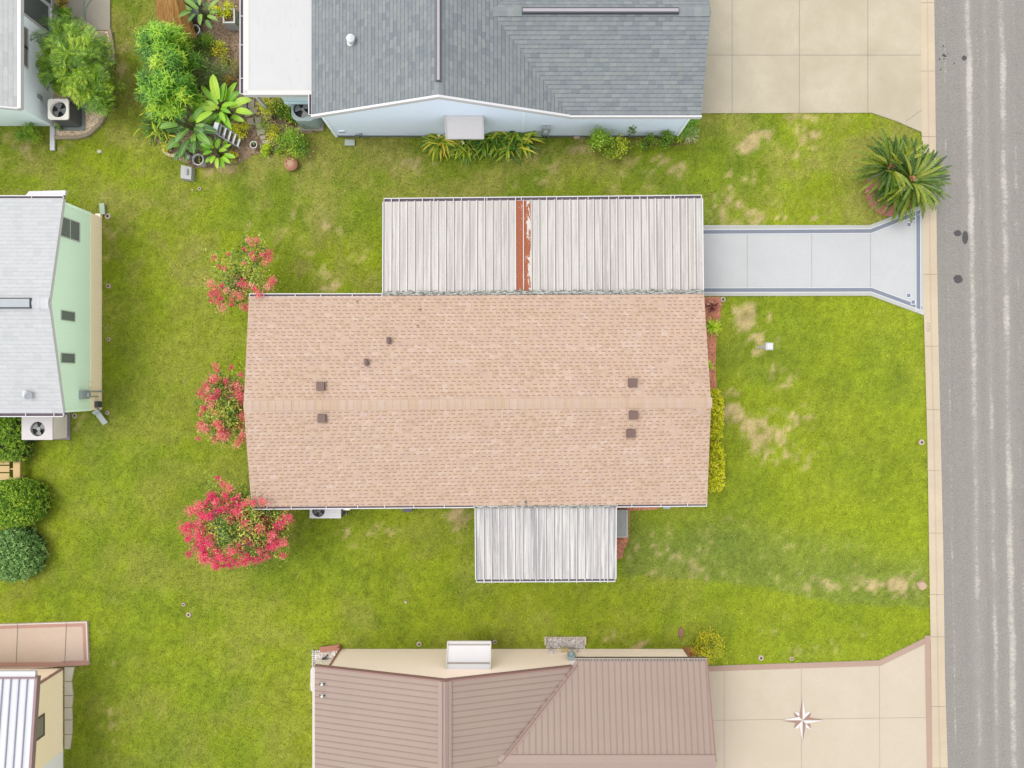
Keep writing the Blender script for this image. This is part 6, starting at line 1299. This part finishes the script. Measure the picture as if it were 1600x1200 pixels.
# front bed plants
strappy('dark red cordyline in the front bed by the grey driveway', 1112, 478, 60, .36, .06, m_leaf('red_cordyline', [C(84, 40, 40), C(130, 70, 62), C(176, 110, 100), C(206, 170, 140)], .15, .4), e=(.2, 1.3), droop=(.2, .8), rad=.05, name='cordyline')
strappy('bright yellow-green strappy plant below the dark red cordyline', 1112, 511, 80, .46, .04, LG_, e=(.1, 1.3), droop=(.3, 1.0), rad=.03)
strappy('tiny green sprout in the middle of the front mulch bed', 1108, 572, 22, .3, .03, LG_, e=(.3, 1.2), droop=(.3, .9), rad=.02)
shrub('shrub', 'yellow-green shrub by the right corner of the tan metal roof', 'shrub', 1112, 1018, 22, 20, .9, 4200, .065, .04, m_leaf('golden_shrub', [C(110, 120, 26), C(168, 174, 30), C(210, 206, 44), C(200, 160, 50)], .25), core=1, clump=16)

# ------------------------------------------------------------ small things in the yards
def pot(label, px, py, r, h, mat, cat='flower pot', soil=True, plant=None, lip=.02):
    c = P(px, py, h); t = thing('flower_pot', label, cat, (c.x, c.y, 0)); mb = MB(); mb.lathe((c.x, c.y, 0), [(0, .01), (r * .7, .01), (r * .92, h * .85), (r + .01, h * .87), (r + .01, h), (r - lip, h), (r * .8, h - .1), (0, h - .1)], 26); obj('pot', mb, mat, t)
    if soil:
        mb = MB(); mb.lathe((c.x, c.y, h - .095), [(0, .02), (r * .82, .0)], 18); obj('soil', mb, m_plain('pot_soil', C(84, 68, 54), .95, .3, 20), t)
    if plant:
        mb = MB()
        for i in range(plant): blade(mb, (c.x, c.y, h - .08), random.uniform(0, 6.28), r * random.uniform(.7, 1.4), .03, random.uniform(.4, 1.2), random.uniform(-.3, .3), 3, t=random.random())
        obj('foliage', mb, MG, t)
    return t
M_POTW = m_plain('white_pot_glaze', C(226, 226, 228), .4, .04); M_TERRA = m_plain('terracotta', C(200, 134, 106), .8, .12, 8)
pot('round white pot standing on the soil right of the bamboo-like shrub', 304, 46, .2, .5, M_POTW, plant=4)
pot('tall tapered white pot nearest the grey junction box', 309, 249, .22, .5, M_POTW, plant=5)
pot('small round white pot below the stepping stones', 396, 226, .14, .25, M_POTW, plant=3)
pot('brown terracotta pot beside the rounded air conditioner', 451, 187, .15, .35, M_TERRA, plant=4)
c = P(457, 258.5); t = thing('fire_pot', 'squat reddish terracotta pot with openings alone on the grass', 'pot', c)
mb = MB(); mb.lathe((c.x, c.y, 0), [(0, .0), (.2, .0), (.27, .12), (.27, .2), (.2, .27), (.13, .3), (0, .3)], 26); obj('pot', mb, m_plain('reddish_terracotta', C(204, 142, 116), .75, .2, 9), t)
mb = MB()
for a, r in ((R(115), .17), (R(75), .18), (R(215), .17), (R(160), .19)): mb.lathe((c.x + math.cos(a) * r * .8, c.y + math.sin(a) * r * .8, .255), [(0, .04), (.04, .035), (.045, .0)], 12)
obj('opening', mb, M_DARK, t)
mb = MB(); mb.lathe((c.x, c.y, .3), [(0, .012), (.11, .01), (.13, 0)], 20); obj('lid', mb, m_plain('pale_lid', C(206, 168, 136), .8, .15, 12), t)
def planter(label, x0, x1, y0, y1, h, mat, soil=True):
    a, b = P(x0, y0, h), P(x1, y1, h); t = thing('planter', label, 'planter', ((a.x + b.x) / 2, (a.y + b.y) / 2, 0)); mb = MB(); w = .06
    for q in ((a.x, b.x, a.y - w, a.y), (a.x, b.x, b.y, b.y + w), (a.x, a.x + w, b.y + w, a.y - w), (b.x - w, b.x, b.y + w, a.y - w)): mb.box(*q, 0, h)
    obj('box', mb, mat, t)
    mb = MB(); mb.box(a.x + w, b.x - w, b.y + w, a.y - w, 0, h - .12); obj('soil', mb, m_plain('planter_soil', C(124, 96, 76), .95, .3, 16), t); mb = MB(); leaves_at(mb, ((a.x + b.x) / 2 - .05, a.y - .15, h), 120, .12, .07, .04); obj('foliage', mb, YG, t); return t
planter('white square planter box beside the flat white roof', 348, 367, 13, 36, .6, M_POTW)
mb = MB(); a, b = P(290, 8, .5), P(310, 24, .5); mb.box(a.x, b.x, b.y, a.y, .0, .5); mb.box(a.x - .02, b.x + .1, a.y + .02, a.y + .12, .3, .62, m=1); single('storage_box', mb, [m_plain('grey_lid', C(166, 170, 172), .6, .1, 6), m_plain('teal_rim', C(140, 172, 172), .6)], 'grey lidded box at the top edge of the garden', 'box', P(300, 16))
# tan sheet behind the bamboo
mb = MB(); n = 12
for i in range(n):
    for j in range(5):
        f = lambda u, v: P(240 + 44 * u + 6 * v + 18 * v * u, -30 + 82 * v - 8 * math.cos(u * 3) , .95 + .35 * math.sin(u * 3.1) - .35 * v + .02 * math.sin(u * 30))
        mb.face([f(i / n, j / 5), f((i + 1) / n, j / 5), f((i + 1) / n, (j + 1) / 5), f(i / n, (j + 1) / 5)])
t = NT('tan_weathered_sheet', .85, .2); v = t.coord('Object', (6, 1.2, 1)); nn_ = t.noise(v, 3, 5, .7, .4); t.base(t.ramp(nn_, [(.3, C(132, 92, 44)), (.6, C(186, 140, 76)), (.8, C(206, 170, 110))])); t.bump(nn_, .5, .03)
mb2 = MB(); mb2.tube(P(258, 25, .02), P(260, 20, .9), .03); 
ts = thing('tarp', 'tan brown weathered cover behind the bamboo-like shrub at the top edge', 'tarp', P(262, 20)); obj('cover', mb, t.m, ts); obj('post', mb2, M_STEM, ts)
# stepladder
M_ALU = m_plain('aluminium', C(206, 210, 214), .35, .05, metallic=.3); lt = thing('stepladder', 'silver aluminium stepladder leaning in the corner garden plants', 'ladder', P(360, 215))
ta, tb = P(334, 207, 1.15), P(338, 191, 1.15); ba, bb = P(374, 231, .25), P(379, 216, .25)
mb = MB(); mb.bar(ta, ba, .03, .06); obj('side_rail', mb, M_ALU, lt); mb = MB(); mb.bar(tb, bb, .03, .06); obj('side_rail', mb, M_ALU, lt)
for i in range(1, 6):
    f = (i - .1) / 5.4; mb = MB(); mb.bar(ta.lerp(ba, f), tb.lerp(bb, f), .1, .03); obj('step', mb, M_ALU, lt)
mb = MB(); mb.bar(ta.lerp(ba, .03), tb.lerp(bb, .03), .17, .05); obj('top_cap', mb, m_plain('ladder_cap', C(216, 220, 226), .4), lt)
mb = MB(); q1, q2 = P(342, 232, .3), P(352, 222, .3); mb.bar(ta, q1, .02, .03); mb.bar(tb, q2, .02, .03); mb.bar(ta.lerp(q1, .5), tb.lerp(q2, .5), .02, .02); mb.bar(q1, q2, .02, .02); obj('rear_frame', mb, M_ALU, lt)
# junction box, pipe, stone edging
c = P(295.5, 272); mb = MB(); mb.hexa([(c.x - .22, c.y - .28, 0), (c.x + .22, c.y - .32, 0), (c.x + .24, c.y + .22, 0), (c.x - .2, c.y + .3, 0)], [(c.x - .2, c.y - .26, .32), (c.x + .2, c.y - .3, .26), (c.x + .22, c.y + .2, .26), (c.x - .18, c.y + .28, .32)]); mb.box(c.x + .02, c.x + .09, c.y - .12, c.y + .12, .3, .34, m=1)
single('junction_box', mb, [m_plain('grey_white_box', C(206, 206, 202), .5, .06), m_plain('box_hasp', C(176, 176, 178), .5)], 'grey white utility box on the grass below the corner garden', 'utility box', c)
mb = MB(); mb.tube(P(286, 238, .14), P(298, 247, .14), .11, .11, 16); single('drain_pipe', mb, m_plain('pipe_grey', C(206, 206, 200), .5), 'short thick grey pipe lying beside the tall white pot', 'pipe', P(292, 243))
mb = MB(); ar = [(255, 233), (259, 239), (267, 243.5), (276, 244), (282, 241)]
for a, b in zip(ar, ar[1:]): mb.bar(P(*a, .06), P(*b, .06), .13, .14)
single('garden_edging', mb, m_concrete('cream_edge_stone', C(222, 206, 172), .08), 'curved cream stone edging at the lower left of the corner garden', 'garden edging', P(268, 243))
ords = ['first', 'second', 'third', 'fourth', 'fifth', 'sixth', 'seventh', 'eighth', 'ninth', 'tenth', 'eleventh']
for i, (x, y, rx, ry) in enumerate([(382, 158, 7, 6), (392, 163, 6, 7), (383, 170, 6, 6), (396, 174, 6, 4), (388, 179, 5, 4), (393, 190, 7, 5), (403, 189, 6, 5), (406, 198, 6, 5), (408, 207, 6, 5), (411, 215, 5, 4), (417, 222, 6, 3)]):
    mb = MB(); pts = [P(x + rx * sx, y + ry * sy) + Vector((random.uniform(-.03, .03), random.uniform(-.03, .03), 0)) for sx, sy in ((-1, -.9), (.9, -1), (1, .9), (-.9, 1))]; mb.prism(pts[::-1], 0, .05)
    single('stepping_stone', mb, m_concrete('stepping_stone', C(212, 200, 180), .1) if i == 0 else bpy.data.materials['stepping_stone'], 'pale square stepping stone, ' + ords[i] + ' along the path from the white flat roof', 'stepping stone', P(x, y), 'stepping stones through the corner garden')
# post with square white box in the front lawn
b = P(1183, 543); tp = P(1203.5, 541, 1.36); t = thing('mailbox_post', 'white post with a square white box on top in the front lawn', 'post', b)
mb = MB(); mb.bar(b, (tp.x - .05, tp.y, 1.2), .1, .1); obj('post', mb, M_WHITE, t)
mb = MB(); h = .125; mb.box(tp.x - h, tp.x + h, tp.y - h, tp.y + h, 1.1, 1.3); mb.hexa([(tp.x - h - .02, tp.y - h - .02, 1.3), (tp.x + h + .02, tp.y - h - .02, 1.3), (tp.x + h + .02, tp.y + h + .02, 1.3), (tp.x - h - .02, tp.y + h + .02, 1.3)], [(tp.x - .1, tp.y - .1, 1.36), (tp.x + .1, tp.y - .1, 1.36), (tp.x + .1, tp.y + .1, 1.36), (tp.x - .1, tp.y + .1, 1.36)]); obj('box', mb, M_WHITE, t)
mb = MB(); 
for k in range(14): blade(mb, b + Vector((0, 0, .02)), k * .45, .14, .03, .8, .1, 2, t=random.random())
obj('foliage', mb, LG_, t)
# sprinkler heads in concrete rings
sp = [(168.5, 338, 'lawn sprinkler beside the pale green splash block'), (169.5, 447, 'lawn sprinkler level with the top of the green house ridge'), (170, 530, 'lawn sprinkler beside the two small windows of the green house'), (168, 645, 'lawn sprinkler at the lower corner of the green house'), (117, 649.5, 'lawn sprinkler beside the grey base of the pinkish air conditioner'),
      (312, 295, 'lawn sprinkler just below the grey white utility box'), (287, 944.5, 'fainter upper one of the two lawn sprinklers in the left yard'), (295, 960.5, 'lower one of the two lawn sprinklers in the left yard'), (1129.5, 468, 'lawn sprinkler where the front bed meets the grey driveway'), (1440, 691, 'small lawn sprinkler near the street kerb'),
      (773, 1003, 'lawn sprinkler right of the cream awning'), (655, 1006.5, 'tiny sprinkler head in the grass left of the cream awning'), (1189, 1028, 'sprinkler at the brown border of the tan driveway'), (1237, 1029, 'sprinkler beside the brown border, further toward the street')]
M_RING = m_concrete('sprinkler_ring', C(222, 202, 182), .1); first = None
for (x, y, l) in sp:
    c = P(x, y)
    if first is None:
        t = thing('sprinkler', l, 'sprinkler', c, 'lawn sprinkler heads'); mb = MB(); mb.lathe((c.x, c.y, -.01), [(.055, .0), (.055, .045), (.1, .05), (.13, .02), (.13, 0)], 18); obj('concrete_ring', mb, M_RING, t)
        mb = MB(); mb.lathe((c.x, c.y, -.01), [(.052, .02), (.03, .025), (.028, .05), (0, .055)], 12); obj('nozzle', mb, M_DARK, t); first = t
    else:
        r = first.copy(); col.objects.link(r); r.location = c; s_ = random.uniform(.6, .95); r.scale = (s_, s_, 1); r['label'] = l; r.rotation_euler = (0, 0, random.uniform(0, 6))
        for ch in list(first.children): k = ch.copy(); col.objects.link(k); k.parent = r
# loose stones
for (x, y, rx, ry, h, cc_, l) in ((901, 214, 6, 5.5, .1, (226, 204, 178), 'pale flat stone on the soil strip right of the blue house meter'), (1064, 988, 4.5, 9, .05, (176, 128, 110), 'reddish oval patch of bare stone in the lower lawn'), (156, 237, 4, 3, .04, (232, 226, 206), 'small white stone alone in the upper left lawn'),
                              (1440, 915, 8, 8, .08, (218, 186, 156), 'pinkish tan stone at the street end of the lower lawn'), (634, 941, 3, 2.5, .04, (222, 198, 160), 'tiny tan stone in the lower middle lawn'), (301, 297, 2, 2, .03, (214, 190, 160), 'tiny pale stone near the utility box')):
    mb = MB(); q = blob(x, y, rx, ry, 0, 9, .2); top = [(p.x * .8 + P(x, y).x * .2, p.y * .8 + P(x, y).y * .2, h) for p in q]; mb.hexa([(p.x, p.y, -.02) for p in q], top); single('stone', mb, m_concrete('stone_%d' % x, C(*cc_), .12), l, 'stone', P(x, y))
mb = MB(); ar = [(1090, 1034), (1089, 1024), (1089.5, 1012), (1091, 1004), (1096, 998), (1103, 997), (1109, 1001)]
for a, b in zip(ar, ar[1:]): mb.bar(P(*a, .05), P(*b, .05), .03, .12)
mb.prism(blob(1099, 1005, 8, 8, 0, 12), -.02, .04, m=1)
single('garden_edging', mb, [M_DARK, m_concrete('grey_soil', C(150, 138, 122), .2)], 'black curved edging behind the yellow-green corner shrub', 'garden edging', P(1098, 1006))
